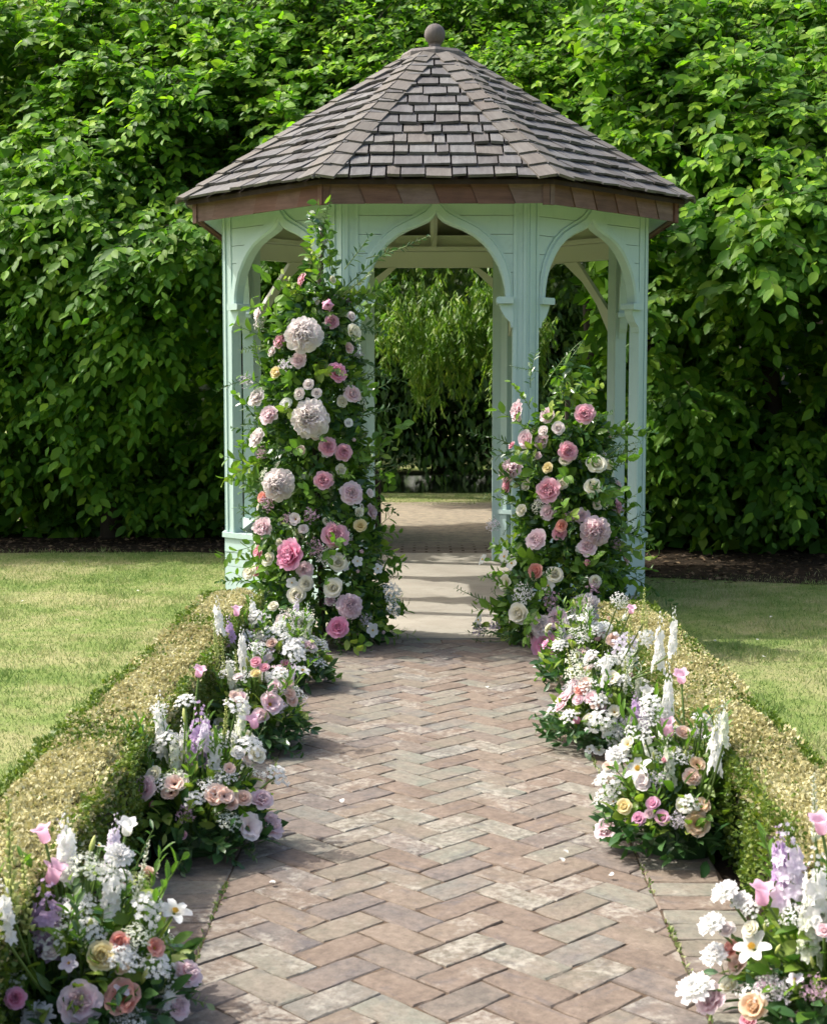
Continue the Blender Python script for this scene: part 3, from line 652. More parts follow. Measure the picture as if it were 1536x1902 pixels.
box_hedge('low clipped box hedge with sunlit yellow green inner side', 0.95, 1.2, 2.68, 7.71, 0.37, 88000, 74000, 12)

# ------------------------------------------------------------------ lawn grass (nobody could count it)
def grass(name, label, x0, x1, y0, y1, n, seed, excl=None):
    g = np.random.default_rng(seed)
    p = np.stack([g.uniform(x0, x1, n), y0 + (y1 - y0) * g.random(n) ** 1.25, np.zeros(n)], 1)
    if excl is not None: p = p[excl(p, g)]
    n = len(p)
    d = unit(g.normal(0, .55, (n, 3)) * np.array([1, 1, .2]) + np.array([0, 0, 1])); nr = unit(g.normal(0, 1, (n, 3)) * np.array([1, 1, .2]))
    L = g.uniform(.008, .022, n) * (0.7 + .7 * vnoise(p * 2.2, seed)) * (1 + 1.6 * (vnoise(p * 5.0, seed + 3) > .78)); Wd = g.uniform(.0035, .006, n)
    A = frames(d, nr, L, Wd)
    o = link(name, cloud(name, [(-.5, 0, 0), (.5, 0, 0), (.12, 1, .15), (-.12, 1, .15)], [(0, 1, 2, 3)], A, p, M['grass']), kind='stuff')
    o['label'] = label; o['category'] = 'grass'
grass('lawn_grass', 'patchy mown lawn with dry straw patches between box hedge and tall hedge', -5.5, -1.18, 3.8, 13.73, 150000, 21, lambda p, g: p[:, 1] < 13.27 + g.normal(0, .18, len(p)))
grass('lawn_grass', 'mown lawn lying partly in the shade of the gazebo', 1.2, 5.5, 3.8, 12.91, 135000, 22, lambda p, g: p[:, 1] < 11.57 - .1 * p[:, 0] + g.normal(0, .25, len(p)))
grass('bank_grass', 'thin strip of grass between rear path and pond', -5, 5, 18.76, 21.22, 26000, 23)

g = np.random.default_rng(25); n = 2600
p = np.stack([g.uniform(-5, 5, n), np.zeros(n), np.full(n, .012)], 1)
p[:, 1] = np.where(p[:, 0] < 0, 13.32 + g.random(n) * 1.2, 11.16 + g.random(n) ** .8 * 2.0); p = p[(np.abs(p[:, 0]) > 1.5)]; n = len(p)
t = NT('dry_leaf'); M['dry'] = t.surf(t.princ(t.ramp(t.n('ShaderNodeNewGeometry').outputs['Random Per Island'], [(0, (0.05, 0.032, 0.018)), (.5, (0.1, 0.064, 0.034)), (1, (0.2, 0.14, 0.075))]), .8))
o = link('leaf_litter', cloud('leaf_litter', DIA_V, DIA_F, frames(unit(g.normal(0, 1, (n, 3)) * np.array([1, 1, .15])), unit(g.normal(0, .3, (n, 3)) + np.array([0, 0, 1.0])), g.uniform(.03, .07, n)), p, M['dry']), kind='stuff')
o['label'] = 'dry brown leaf litter scattered on the bare soil under the tall hedge'; o['category'] = 'leaf litter'
n = 1500; sd = g.random(n) < .5
p = np.stack([np.where(sd, PXL, PXR) + g.normal(0, .004, n), 2.8 + 5.6 * g.random(n), np.full(n, .0195)], 1)
p = p[vnoise(p * np.array([3, 6, 1]), 77) > .6]; n = len(p)
o = link('joint_weeds', cloud('joint_weeds', DIA_V, DIA_F, frames(unit(g.normal(0, .7, (n, 3)) + np.array([0, 0, 1.0])), unit(g.normal(0, 1, (n, 3))), g.uniform(.008, .022, n), g.uniform(.01, .02, n)), p, M['grass']), kind='stuff')
o['label'] = 'tiny weeds and moss sprouting in the joint along the path edging'; o['category'] = 'weeds'
# ------------------------------------------------------------------ broadleaf trees forming the tall hedge
leaf_me = MB().add(LEAF_V, LEAF_F).mesh('leaf', [M['hornbeam_one']])
def spray(P0, D0, n, length, leafL, g, droop=0.7):
    N = len(P0); k = np.tile(np.arange(n), N); P = np.repeat(P0, n, 0); D = np.repeat(D0, n, 0); ln = np.repeat(length, n); dr = np.repeat(g.uniform(.35, 1.0, N) * droop, n)
    t = (k + .6) / n; dn = np.array([0, 0, -1.0])
    pos = P + D * (ln * t)[:, None] + dn * (dr * ln * t * t)[:, None]
    tang = unit(D + dn * (2 * dr * t)[:, None])
    side = unit(np.cross(tang, np.array([0, 0, 1.0]) + g.normal(0, .15, (len(k), 3)))) * np.where(k % 2, 1.0, -1.0)[:, None]
    d = unit(tang * .75 + side * .62 + dn * .3 + g.normal(0, .14, (len(k), 3)))
    nr = unit(np.array([-.25, 0, 1.0]) * .7 + np.array([0, -1.0, 0]) * .6 + g.normal(0, .34, (len(k), 3)))
    L = leafL * g.uniform(.65, 1.15, len(k)) * (1.1 - .35 * t) * np.repeat(g.uniform(.72, 1.25, N), n)
    return pos, d, nr, L, t
def tall_tree(label, group, tx, ty, xr, zr, yfront, depth, n_spray, n_fill, leafL, seed, n_single, trunk_h, density=.47, lean=.85, zb=2.9, trunk_r=.09, young_sun_tinted=.85, limb_lo=.4):
    g = np.random.default_rng(seed)
    t = thing('hornbeam_tree', label, 'tree', (tx, ty, 0), group); o = np.array([tx, ty, 0])
    # trunk and limbs
    link('trunk', MB().tube([(0, 0, -.05), (.04, .02, trunk_h * .4), (-.03, .05, trunk_h * .75), (.02, .1, trunk_h)], [trunk_r * 1.3, trunk_r, trunk_r * .85, trunk_r * .6], 10).mesh('trunk', [M['bark']], smooth=True), t)
    for k in range(5):
        a = g.uniform(0, 6.28); z0 = trunk_h * g.uniform(limb_lo, .9); ex = np.array([abs(math.cos(a)) * math.copysign(1, tx) * (xr[1] - xr[0]) * .3, abs(math.sin(a)) * .4 + .35, g.uniform(.5, 1.0)])
        link('limb', MB().tube([(0, .04, z0), tuple(ex * .5 + np.array([0, .04, z0 + .1])), tuple(ex + np.array([0, 0, z0]))], [trunk_r * .5, trunk_r * .35, trunk_r * .14], 6).mesh('limb', [M['bark']], smooth=True), t)
    # crown surface
    def front(x, z):
        q = np.stack([x * .9, z * .9, np.zeros_like(x)], 1)
        lum = (vnoise(q, 31) - .5) * 1.3 + (vnoise(q * 2.4, 32) - .5) * .75
        return yfront + lean * np.clip(z - zb, 0, 9) - lum - .5 * np.exp(-((z - 2.7) / .75) ** 2) + .85 * np.clip((2.1 - z) / 1.9, 0, 1) ** 1.2
    x = g.uniform(*xr, n_spray); z = zr[0] + (zr[1] - zr[0]) * g.random(n_spray)
    cl = vnoise(np.stack([x * 1.9, z * 1.9, np.full_like(x, seed * .0)], 1), 41)
    lay_ = g.random(n_spray) ** 1.6
    keep = (cl + g.normal(0, .07, n_spray) > density + .06 * (z < 3.0)) | ((lay_ > .35) & (z > 2.7)) | (lay_ > .78)
    lowcut = z > zr[0] + .75 * vnoise(np.stack([x * 2.5, np.zeros_like(x), np.zeros_like(x)], 1), 51)
    keep &= lowcut
    x, z, lay_ = x[keep], z[keep], lay_[keep]; N = len(x)
    y = front(x, z) + lay_ * depth * .55 + .25
    P0 = np.stack([x, y, z], 1)
    up = np.clip((z - zb) / 1.5, 0, 1)
    D0 = unit(np.stack([g.normal(0, .55, N), -1.0 + .3 * up + g.normal(0, .2, N), .1 + .75 * up + g.normal(0, .3, N)], 1))
    pos, d, nr, L, tp = spray(P0, D0, 10, g.uniform(.32, .62, N), leafL, g, .75)
    ok = pos[:, 2] > .12; pos, d, nr, L, tp = pos[ok], d[ok], nr[ok], L[ok], tp[ok]
    A = frames(d, nr, L, L * g.uniform(.95, 1.15, len(L)))
    score = pos[:, 1] - front(pos[:, 0], pos[:, 2]); inview = (np.abs(pos[:, 0]) < pos[:, 1] * .325) & (pos[:, 2] < 1.5 + pos[:, 1] * .3)
    order = np.argsort(score + np.where(inview, 0, 50) + g.random(len(score)) * .35); single = order[:n_single]
    rest = np.ones(len(L), bool); rest[single] = False
    for q in single:
        m = Matrix.Identity(4)
        for r_ in range(3):
            for c_ in range(3): m[r_][c_] = A[q, r_, c_]
            m[r_][3] = pos[q, r_] - o[r_]
        link('leaf', leaf_me, t, M4=m)
    yg = rest & (tp > .68) & (g.random(len(tp)) < np.where(pos[:, 2] > 2.9, young_sun_tinted, .1)); rest &= ~yg  # young tips, far more up high: paler colour stands in for sunlight there
    link('crown', cloud('crown', LEAF_V, LEAF_F, A[rest], pos[rest] - o, M['hornbeam']), t, kind='stuff')
    link('sun_tinted_young_shoots', cloud('sun_tinted_young_shoots', LEAF_V, LEAF_F, A[yg], pos[yg] - o, M['young_sun_tinted']), t, kind='stuff')
    ln_ = g.uniform(.3, .5, N); dd = unit(D0 + np.array([0, 0, -.3]))
    link('twigs', cloud('twigs', [(-.5, 0, 0), (.5, 0, 0), (.15, 1, 0), (-.15, 1, 0)], [(0, 1, 2, 3)], frames(dd, unit(g.normal(0, 1, (N, 3))), ln_, np.full(N, .009)), P0 - o, M['bark']), t, kind='stuff')
    # inner mass
    x = g.uniform(xr[0] - .1, xr[1] + .1, n_fill); z = zr[0] + .15 + (zr[1] - zr[0] - .1) * g.random(n_fill)
    y = front(x, z) + .55 + depth * g.random(n_fill) ** .7
    clf = vnoise(np.stack([x * 1.9, z * 1.9, np.zeros_like(x)], 1), 41); y = y + np.clip((density + .04 - clf) * 6, 0, 1) * .8 * (z < 3.4)
    low = (g.random(n_fill) < .2) & (zr[0] < 1); z = np.where(low, .03 + (zr[0] + .7) * g.random(n_fill), z); y = np.where(low, yfront + 1.25 + depth * .6 * g.random(n_fill), y)
    p = np.stack([x, y, z], 1); d = unit(g.normal(0, 1, (n_fill, 3)) + np.array([0, -.3, -.4])); nr = unit(g.normal(0, 1, (n_fill, 3)) + np.array([0, -.6, .6]))
    L = leafL * g.uniform(.9, 1.6, n_fill)
    link('inner_foliage', cloud('inner_foliage', DIA_V, DIA_F, frames(d, nr, L, L * 1.25), p - o, M['hornbeam']), t, kind='stuff')
GL = 'broadleaf trees grown together into the tall hedge'
lab_l = ['third hedge tree out from the gazebo behind the sunny lawn, drooping leaf sprays', 'second hedge tree out from the gazebo behind the sunny lawn, drooping leaf sprays', 'hedge tree directly beside the gazebo behind the sunny lawn, drooping leaf sprays']
lab_r = ['hedge tree directly beside the gazebo behind the shaded lawn, large drooping leaves', 'second hedge tree out from the gazebo behind the shaded lawn, large drooping leaves', 'third hedge tree out from the gazebo behind the shaded lawn, large drooping leaves']
for k, (a, b) in enumerate(((-5.6, -3.7), (-3.9, -2.5), (-2.7, -1.15))):
    tall_tree(lab_l[k], GL + ' beside the sunny lawn', (a + b) / 2, 14.67, (a, b), (.22, 5.6), 13.38, .95, 1450, 9500, .145, 60 + k, 240 if k else 120, 3.0)
for k, (a, b) in enumerate(((1.62, 2.75), (2.55, 3.9), (3.7, 5.4))):
    tall_tree(lab_r[k], GL + ' beside the shaded lawn', (a + b) / 2, 13.73 + (.3 if k == 0 else 0), (a, b), (.28, 5.6), 11.98 + (.4 if k == 0 else 0), 1.6, 1450, 9500, .145, 70 + k, 240 if k < 2 else 120, 3.0, .5)
for k, (a, b, lx) in enumerate(((-1.5, .3, -1.62), (.1, 1.75, 1.72))):
    tall_tree(('broadleaf tree arching over the rear path, bright yellow green above the roof' if k == 0 else 'broadleaf tree leaning over the rear path beside the dark hedge gap'), GL + ' over the rear path', lx, 15.14, (a, b), (2.95, 5.8), 14.08, 1.0, 1400, 8000, .11, 80 + k, 160, 3.1, .4, .7, 3.1, .09, .95, .85)

# ------------------------------------------------------------------ far trees
def far_tree(name, label, x, y, r, h, n, leaf, mat, seed, group=None, zlow=.2):
    g = np.random.default_rng(seed); t = thing(name, label, 'tree', (x, y, 0), group)
    link('trunk', MB().tube([(0, 0, -.05), (.1, 0, h * .35), (-.05, .1, h * .7)], [r * .09, r * .07, r * .03], 9).mesh('trunk', [M['bark']], smooth=True), t)
    for k in range(5):
        a = k * 1.3 + seed; link('limb', MB().tube([(0, 0, h * .3), (math.cos(a) * r * .35, math.sin(a) * r * .35, h * .5), (math.cos(a) * r * .7, math.sin(a) * r * .7, h * .62)], [r * .04, r * .03, r * .01], 6).mesh('limb', [M['bark']]), t)
    nc = 90; cc = unit(g.normal(0, 1, (nc, 3))) * (g.random(nc) ** .4)[:, None] * np.array([r, r, h * (1 - zlow) / 2]) + np.array([0, 0, h * (1 + zlow) / 2])
    ci = g.integers(0, nc, n); p = cc[ci] + g.normal(0, 1, (n, 3)) * r * np.array([.17, .17, .13]); p[:, 2] = np.maximum(p[:, 2], .1)
    d = unit(g.normal(0, 1, (n, 3)) + np.array([0, 0, -.4])); nr = unit(g.normal(0, .7, (n, 3)) + np.array([0, -.3, .8])); L = leaf * g.uniform(.7, 1.3, n)
    link('crown', cloud('crown', DIA_V, DIA_F, frames(d, nr, L, L * 1.3), p, mat), t, kind='stuff')
FG = 'woodland trees beyond the pond'
for k, (x, y, r, h) in enumerate(((-8.5, 34.0, 3.6, 13), (-3.2, 34.0, 3.6, 13), (1.6, 32.8, 3.4, 12), (6.0, 31.7, 3.6, 13), (-14, 34.0, 4, 13), (11, 30.5, 4, 12), (-1, 38.7, 4.5, 14))):
    far_tree('woodland_tree', 'dark broadleaf woodland tree standing beyond the pond', x, y, r, h, 10000, .32, M['far_leaf'], 100 + k, FG, .02)
far_tree('pale_tree', 'pale yellow green tree crown rising behind the tall hedge beside the sunny lawn', -5.4, 25.8, 3.0, 12.0, 16000, .2, M['pale_leaf'], 130, None, .35)
far_tree('pale_tree', 'pale feathery tree crown rising behind the gazebo roof ball', 1.6, 25.2, 2.8, 12.0, 16000, .17, M['pale_leaf'], 131, None, .45)
far_tree('pale_tree', 'bright green tree crown rising behind the shaded hedge', 6.2, 23.0, 2.8, 11.0, 15000, .17, M['pale_leaf'], 132, None, .35)

for k, (x, y) in enumerate(((-3.6, 26.0), (-1.7, 25.8), (0.2, 26.1), (2.0, 25.8), (3.8, 26.0))):
    far_tree('waterside_shrub', 'dark rounded shrub growing on the far bank of the pond', x, y, 1.5, 3.6, 9000, .16, M['far_leaf'], 150 + k, 'shrubs on the far bank of the pond', 0.0)
# willow with hanging strands
wl = thing('willow_tree', 'weeping willow trailing yellow green strands over the rear path', 'tree', (-1.6, 20.6, 0))
wo_ = np.array([-1.6, 20.6, 0])
link('trunk', MB().tube([(0, 0, -.05), (.15, 0, 1.5), (.3, -.1, 3.2), (.5, -.2, 4.6)], [.28, .22, .18, .1], 10).mesh('trunk', [M['bark']], smooth=True), wl)
for k in range(6):
    a = k * 1.05; link('limb', MB().tube([(.3, -.1, 3.0), (.3 + 1.0 * math.cos(a), -.3 + .8 * math.sin(a), 4.3), (.3 + 2.2 * math.cos(a), -.5 + 1.6 * math.sin(a), 4.3)], [.1, .07, .03], 6).mesh('limb', [M['bark']]), wl)
g = np.random.default_rng(140); NS = 620
cl = g.integers(0, 20, NS); cx = np.linspace(-1.2, 1.25, 20) + g.normal(0, .12, 20); cyy = g.uniform(18.4, 19.8, 20); cz = g.uniform(2.35, 2.95, 20); cln = g.uniform(.35, 1.25, 20)
sx = cx[cl] + g.normal(0, .12, NS); sy = cyy[cl] + g.normal(0, .15, NS); ztop = cz[cl] + g.normal(0, .15, NS); ln = cln[cl] * g.uniform(.5, 1.1, NS)
npl = 34; k = np.tile(np.arange(npl), NS); tt = (k + .5) / npl
px_ = np.repeat(sx, npl) + .05 * np.sin(tt * 5 + np.repeat(sx, npl) * 9); pz_ = np.repeat(ztop, npl) - tt * np.repeat(ln, npl)
p = np.stack([px_, np.repeat(sy, npl) + .04 * np.cos(tt * 4), pz_], 1); n_ = len(p)
d = unit(np.stack([g.normal(0, .5, n_), g.normal(0, .5, n_), np.full(n_, -1.0)], 1)); nr = unit(g.normal(0, .6, (n_, 3)) + np.array([-.4, -.6, .5])); L = g.uniform(.06, .13, n_)
link('hanging_strands', cloud('hanging_strands', DIA_V, DIA_F, frames(d, nr, L, L * .55), p - wo_, M['willow']), wl, kind='stuff')
n_ = 20000; p = unit(g.normal(0, 1, (n_, 3))) * (g.random(n_) ** .45)[:, None] * np.array([5.5, 2.0, 1.6]) + np.array([-1.6, 22.6, 4.7]); lowm = g.random(n_) < .12; p[:, 2] = np.where(lowm, g.uniform(.1, 3.2, n_), p[:, 2]); p[:, 1] = np.where(lowm, 22.0 + g.random(n_) * 1.6, p[:, 1]); p[:, 0] = np.where(lowm, g.uniform(-3, 3, n_), p[:, 0])  # crown spread wide overhead, out of view, to block sun behind the strands
d = unit(np.stack([g.normal(0, .4, n_), g.normal(0, .4, n_), np.full(n_, -1.0)], 1)); nr = unit(g.normal(0, .7, (n_, 3)) + np.array([0, -.5, .5])); L = g.uniform(.1, .2, n_)
link('crown', cloud('crown', DIA_V, DIA_F, frames(d, nr, L, L * .8), p - wo_, M['far_leaf']), wl, kind='stuff')

# ------------------------------------------------------------------ flower templates (radius about 1, facing +Z)
def petal(L, Wd, th0, th1, cup, ruf, r0, z0, nu, nv, g):
    th0, th1 = R(th0), R(th1); ph = g.uniform(0, 6.28); fr = g.uniform(3.5, 6)
    u = np.linspace(0, 1, nu + 1); th = th0 + (th1 - th0) * u
    rr = r0 + np.concatenate([[0], np.cumsum(np.sin((th[1:] + th[:-1]) / 2))]) * L / nu
    zz = z0 + np.concatenate([[0], np.cumsum(np.cos((th[1:] + th[:-1]) / 2))]) * L / nu
    pts = []; at = []
    for i in range(nu + 1):
        w = Wd * math.sin(math.pi * (0.1 + 0.72 * u[i])) ** 0.8
        for j in range(nv + 1):
            v = -1 + 2 * j / nv
            off = cup * w * v * v + ruf * math.sin(v * fr + ph) * u[i] ** 2 + ruf * .6 * math.sin(u[i] * 6 + v * 3 + ph)
            sh = -(0.1 * L * v * v * u[i])
            c_, s_ = math.cos(th[i]), math.sin(th[i])
            pts.append((rr[i] - c_ * off + s_ * sh, w * v, zz[i] + s_ * off + c_ * sh)); at.append(u[i])
    fs = [(i * (nv + 1) + j, i * (nv + 1) + j + 1, (i + 1) * (nv + 1) + j + 1, (i + 1) * (nv + 1) + j) for i in range(nu) for j in range(nv)]
    return pts, fs, at
def flower(name, rings, seed, nu=4, nv=4, jit=1.0):
    g = random.Random(seed); mb = MB()
    for (n, L, Wd, th0, th1, cup, ruf, r0, z0) in rings:
        a0 = g.uniform(0, 6.28)
        for k in range(n):
            q, fs, at = petal(L * g.uniform(.9, 1.08), Wd * g.uniform(.9, 1.1), th0 + g.uniform(-6, 6) * jit, th1 + g.uniform(-10, 10) * jit, cup, ruf, r0, z0, nu, nv, g)
            a = a0 + 2 * math.pi * k / n + g.uniform(-.12, .12) * jit; ca, sa = math.cos(a), math.sin(a)
            mb.add([(x * ca - y * sa, x * sa + y * ca, z) for x, y, z in q], fs, at)
    return mb.mesh(name, [None], smooth=True, attr=True)
RINGS = {
 'peony': [(8, 1.0, .5, 45, 100, .22, .06, .08, -.05), (8, .85, .46, 30, 70, .3, .09, .08, 0), (9, .75, .36, 18, 35, .3, .1, .1, .05), (9, .62, .28, 8, 10, .3, .12, .14, .1), (8, .5, .24, -5, -15, .2, .13, .06, .15)],
 'double_peony': [(10, .95, .42, 75, 108, .2, .09, .05, -.1), (11, .95, .36, 55, 80, .25, .12, .05, -.05), (11, .92, .33, 38, 55, .25, .13, .05, 0), (10, .9, .31, 24, 34, .25, .14, .05, 0), (8, .86, .28, 12, 16, .25, .14, .05, 0), (5, .82, .26, 2, 2, .2, .14, .03, 0)],
 'garden_rose': [(6, .95, .58, 38, 98, .2, .03, .1, 0), (6, .88, .54, 28, 62, .35, .02, .1, .03), (6, .78, .46, 22, 18, .55, .02, .12, .05), (6, .68, .36, 14, -5, .7, .02, .1, .08), (5, .6, .26, 8, -12, .8, .01, .06, .1), (4, .52, .18, 4, -10, .9, 0, .02, .12)],
 'lisianthus': [(5, 1.0, .62, 30, 88, .25, .09, .06, 0), (5, .85, .52, 26, 60, .3, .09, .06, .03)],
 'phlox': [(5, 1.0, .44, 72, 94, .05, .02, .04, 0)],
 'lily': [(6, 1.15, .3, 28, 112, .15, .01, .05, -.2)],
 'scabious': [(14, 1.0, .22, 78, 100, .15, .08, .05, -.05), (13, .8, .2, 60, 80, .15, .1, .05, 0), (11, .6, .18, 40, 55, .2, .1, .05, .03), (9, .42, .15, 15, 25, .2, .1, .04, .05)],
 'flower_bud': [(5, 1.35, .62, 62, -48, .5, 0, .05, -.6), (4, 1.25, .5, 52, -42, .5, .01, .05, -.55)],
}
FM = {k: [flower(k, v, s) for s in range(3 if k in ('peony', 'garden_rose', 'double_peony') else 2)] for k, v in RINGS.items()}
def bell_mesh(seed):
    g = random.Random(seed); k = 25; prof = [(.12, 0, 0), (.4, .1, .1), (.52, .4, .3), (.5, .85, .5), (.53, 1.25, .7), (.66, 1.52, .9), (.92, 1.62, 1.0)]
    mb = MB(); vs = []; at = []
    for i, (r_, z, a) in enumerate(prof):
        for j in range(k):
            an = 2 * math.pi * j / k; lob = math.cos(5 * an + seed)
            rr = r_ * (1 + (.05 if i < 5 else .13) * lob * (i / 6)); vs.append((rr * math.cos(an), rr * math.sin(an), z - .7 + (.1 * lob if i >= 5 else 0))); at.append(a)
    fs = [(i * k + j, i * k + (j + 1) % k, (i + 1) * k + (j + 1) % k, (i + 1) * k + j) for i in range(len(prof) - 1) for j in range(k)] + [tuple(range(k))]
    return mb.add(vs, fs, at).mesh('bellflower', [None], smooth=True, attr=True)
FM['bellflower'] = [bell_mesh(s) for s in range(2)]
def star(mb, c, axis, r, g, n=5, cupd=.25):
    a_ = Vector(axis).normalized(); x = a_.orthogonal().normalized(); y = a_.cross(x); c = Vector(c); ph = g.uniform(0, 6)
    for k in range(n):
        t0 = ph + 2 * math.pi * k / n; dr = x * math.cos(t0) + y * math.sin(t0); sd = a_.cross(dr)
        mb.add([c, c + dr * r * .6 + sd * r * .34 + a_ * r * cupd * .5, c + dr * r + a_ * r * cupd * g.uniform(.2, 1), c + dr * r * .6 - sd * r * .34 + a_ * r * cupd * .5], [(0, 1, 2, 3)], [.3, .8, 1, .8])
def umbel_mesh(seed, dense=28, per=9, flo=.075, flat=.45):
    g = random.Random(seed); mb = MB()
    for k in range(dense):
        a = k * 2.39996; rr = math.sqrt((k + .5) / dense); c = Vector((rr * math.cos(a), rr * math.sin(a), flat * (1 - rr * rr) + g.uniform(-.06, .06)))
        mb.tube([(0, 0, -.9), tuple(c * .6 + Vector((0, 0, -.3))), tuple(c)], [.012, .01, .008], 3, mi=1)
        nx = (c + Vector((0, 0, .9))).normalized()
        for q in range(per):
            o = Vector((g.gauss(0, .09), g.gauss(0, .09), g.gauss(0, .035))); star(mb, c + o, nx + Vector((g.gauss(0, .3), g.gauss(0, .3), 0)), flo * g.uniform(.8, 1.2), g, 5, .1)
    return mb.mesh('umbel', [None, M['stem']], attr=True)
FM['umbel'] = [umbel_mesh(s) for s in range(2)]
FM['phlox_cluster'] = [umbel_mesh(9 + s, 22, 5, .165, .8) for s in range(2)]
def spike_mesh(seed, n=28, flo=.7, buds=.35):
    g = random.Random(seed); mb = MB(); mb.tube([(0, 0, -.2), (0.02, 0, .5), (0, 0, 1.0)], [.06, .05, .02], 5, mi=1)
    for k in range(n):
        t_ = (k + .5) / n; a = k * 2.4; w = 1 - .55 * t_ ** 1.6
        d = Vector((math.cos(a), math.sin(a), .0)); r_ = .55 * w * g.uniform(.6, 1.3)
        sc = flo * w * (1 if t_ < 1 - buds else .42)
        # florets live in a space squeezed to unit height: keep their z extent small
        c = Vector((d.x * r_, d.y * r_, t_))
        loc = MB(); star(loc, (0, 0, 0), d + Vector((0, 0, .25)), sc * g.uniform(.8, 1.15), g, 6, .35); star(loc, (d.x * .08, d.y * .08, 0), d + Vector((0, 0, .3)), sc * .55, g, 5, .5)
        mb.add([(c.x + v[0], c.y + v[1], c.z + v[2] * .2) for v in loc.v], loc.f, loc.a)
    return mb.mesh('flower_spike', [None, M['stem']], attr=True)
FM['flower_spike'] = [spike_mesh(s) for s in range(3)]
def pod_spike(seed, n=40):
    g = random.Random(seed); mb = MB(); mb.tube([(0, 0, -.3), (0.05, 0, .5), (0, 0, 1.0)], [.08, .06, .02], 5, mi=1)
    for k in range(n):
        t_ = (k + .5) / n; a = k * 2.4; w = 1.0 - .75 * t_; d = Vector((math.cos(a), math.sin(a), .5)).normalized()
        c = Vector((d.x * .3 * w, d.y * .3 * w, t_)); x = d.orthogonal(); y = d.cross(x); r_ = .26 * w + .08
        vs = [c - d * r_ * .3, c + x * r_ * .5, c + y * r_ * .5, c - x * r_ * .5, c - y * r_ * .5, c + d * r_ * 1.5]
        vs = [(v.x, v.y, c.z + (v.z - c.z) * .22) for v in vs]
        mb.add(vs, [(0, 2, 1), (0, 3, 2), (0, 4, 3), (0, 1, 4), (5, 1, 2), (5, 2, 3), (5, 3, 4), (5, 4, 1)], [.2, .6, .6, .6, .6, 1])
    return mb.mesh('snapdragon', [None, M['stem']], attr=True)
FM['snapdragon'] = [pod_spike(s) for s in range(2)]
def plume_mesh(seed):
    g = random.Random(seed); mb = MB()
    for k in range(13):
        a = k * 2.4; t_ = k / 13; e = Vector((math.cos(a) * (.9 - .6 * t_), math.sin(a) * (.9 - .6 * t_), .35 + .75 * t_)); b = Vector((0, 0, -.6 + t_ * .8))
        mb.tube([tuple(b), tuple(e)], [.02, .012], 3, mi=1)
        for q in range(13):
            s_ = g.uniform(.3, 1.05); c = b + (e - b) * s_ + Vector((g.gauss(0, .07), g.gauss(0, .07), g.gauss(0, .07)))
            star(mb, c, (g.gauss(0, 1), g.gauss(0, 1), .6), .085 * g.uniform(.7, 1.3), g, 4, .3)
    return mb.mesh('astilbe_plume', [None, M['stem']], attr=True)
FM['astilbe_plume'] = [plume_mesh(s) for s in range(2)]
def lilybud(seed):
    mb = MB(); mb.lathe([(.05, -.2), (.16, .15), (.22, .55), (.2, .9), (.1, 1.25), (.02, 1.4)], 7); mb.a = [v[2] / 1.4 for v in mb.v]
    return mb.mesh('lily_bud', [None], smooth=True, attr=True)
FM['lily_bud'] = [lilybud(0)]
def eye_mesh():
    g = random.Random(3); mb = MB()
    for k in range(26):
        a = k * 2.4; r_ = .2 * math.sqrt(k / 26); c = Vector((r_ * math.cos(a), r_ * math.sin(a), .22 + .12 * (1 - k / 26))); w = .045
        mb.add([c + Vector((w, 0, 0)), c + Vector((-w * .5, w * .8, 0)), c + Vector((-w * .5, -w * .8, 0)), c + Vector((0, 0, w * 1.5)), Vector((c.x * .5, c.y * .5, 0))], [(0, 1, 3), (1, 2, 3), (2, 0, 3), (0, 4, 1), (1, 4, 2), (2, 4, 0)])
    return mb
EYE = {'stamen': eye_mesh().mesh('flower_center', [M['stamen']]), 'eye': eye_mesh().mesh('flower_center', [M['eye']])}

# leafy sprigs, unit length along +Z
def sprig_mesh(kind, seed):
    g = random.Random(seed); mb = MB()
    n, ll, lw, spread = {'ruscus': (15, .24, .42, .9), 'broad': (9, .34, .62, .9), 'fine': (26, .15, .3, 1.1), 'mottled': (24, .17, .55, 1.0), 'tall': (18, .2, .36, .6)}[kind]
    bx, by = g.uniform(-.25, .25), g.uniform(-.25, .25)
    P = lambda t_: Vector((bx * t_ * t_, by * t_ * t_, t_))
    mb.tube([P(t_) for t_ in (0, .3, .6, .85, 1)], [.014, .012, .01, .007, .004], 4, mi=1)
    for k in range(n):
        t_ = .1 + .9 * k / (n - 1); a = (k % 2) * math.pi + g.uniform(-.8, .8) + k * .25; L = ll * g.uniform(.75, 1.15) * (1.05 - .35 * t_)
        d = Vector((math.cos(a) * spread, math.sin(a) * spread, g.uniform(.3, .9))).normalized(); nr = Vector((g.gauss(0, .4) - d.x * .4, g.gauss(0, .4) - d.y * .4, 1)).normalized()
        x = d.cross(nr).normalized(); z = x.cross(d)
        mb.add([P(t_) + x * v[0] * L * lw / .54 + d * v[1] * L + z * v[2] * L for v in LEAF_V], LEAF_F)
    return mb
SPRIG = {}
for kd, mt in (('ruscus', 'leaf_dark'), ('broad', 'leaf_mid'), ('fine', 'leaf_dark'), ('mottled', 'leaf_pale'), ('tall', 'leaf_mid')):
    SPRIG[kd] = [sprig_mesh(kd, s).mesh('sprig', [M[mt], M['stem']]) for s in range(4)]
SPRIG['lime'] = [sprig_mesh('broad', 20 + s).mesh('sprig', [M['leaf_lime'], M['stem']]) for s in range(3)]
def axis_matrix(loc, z, spin, sx, sy, sz):
    z = Vector(z).normalized(); q = z.to_track_quat('Z', 'Y').to_matrix().to_4x4()
    return Matrix.Translation(loc) @ q @ Matrix.Rotation(spin, 4, 'Z') @ Matrix.Diagonal((sx, sy, sz, 1))

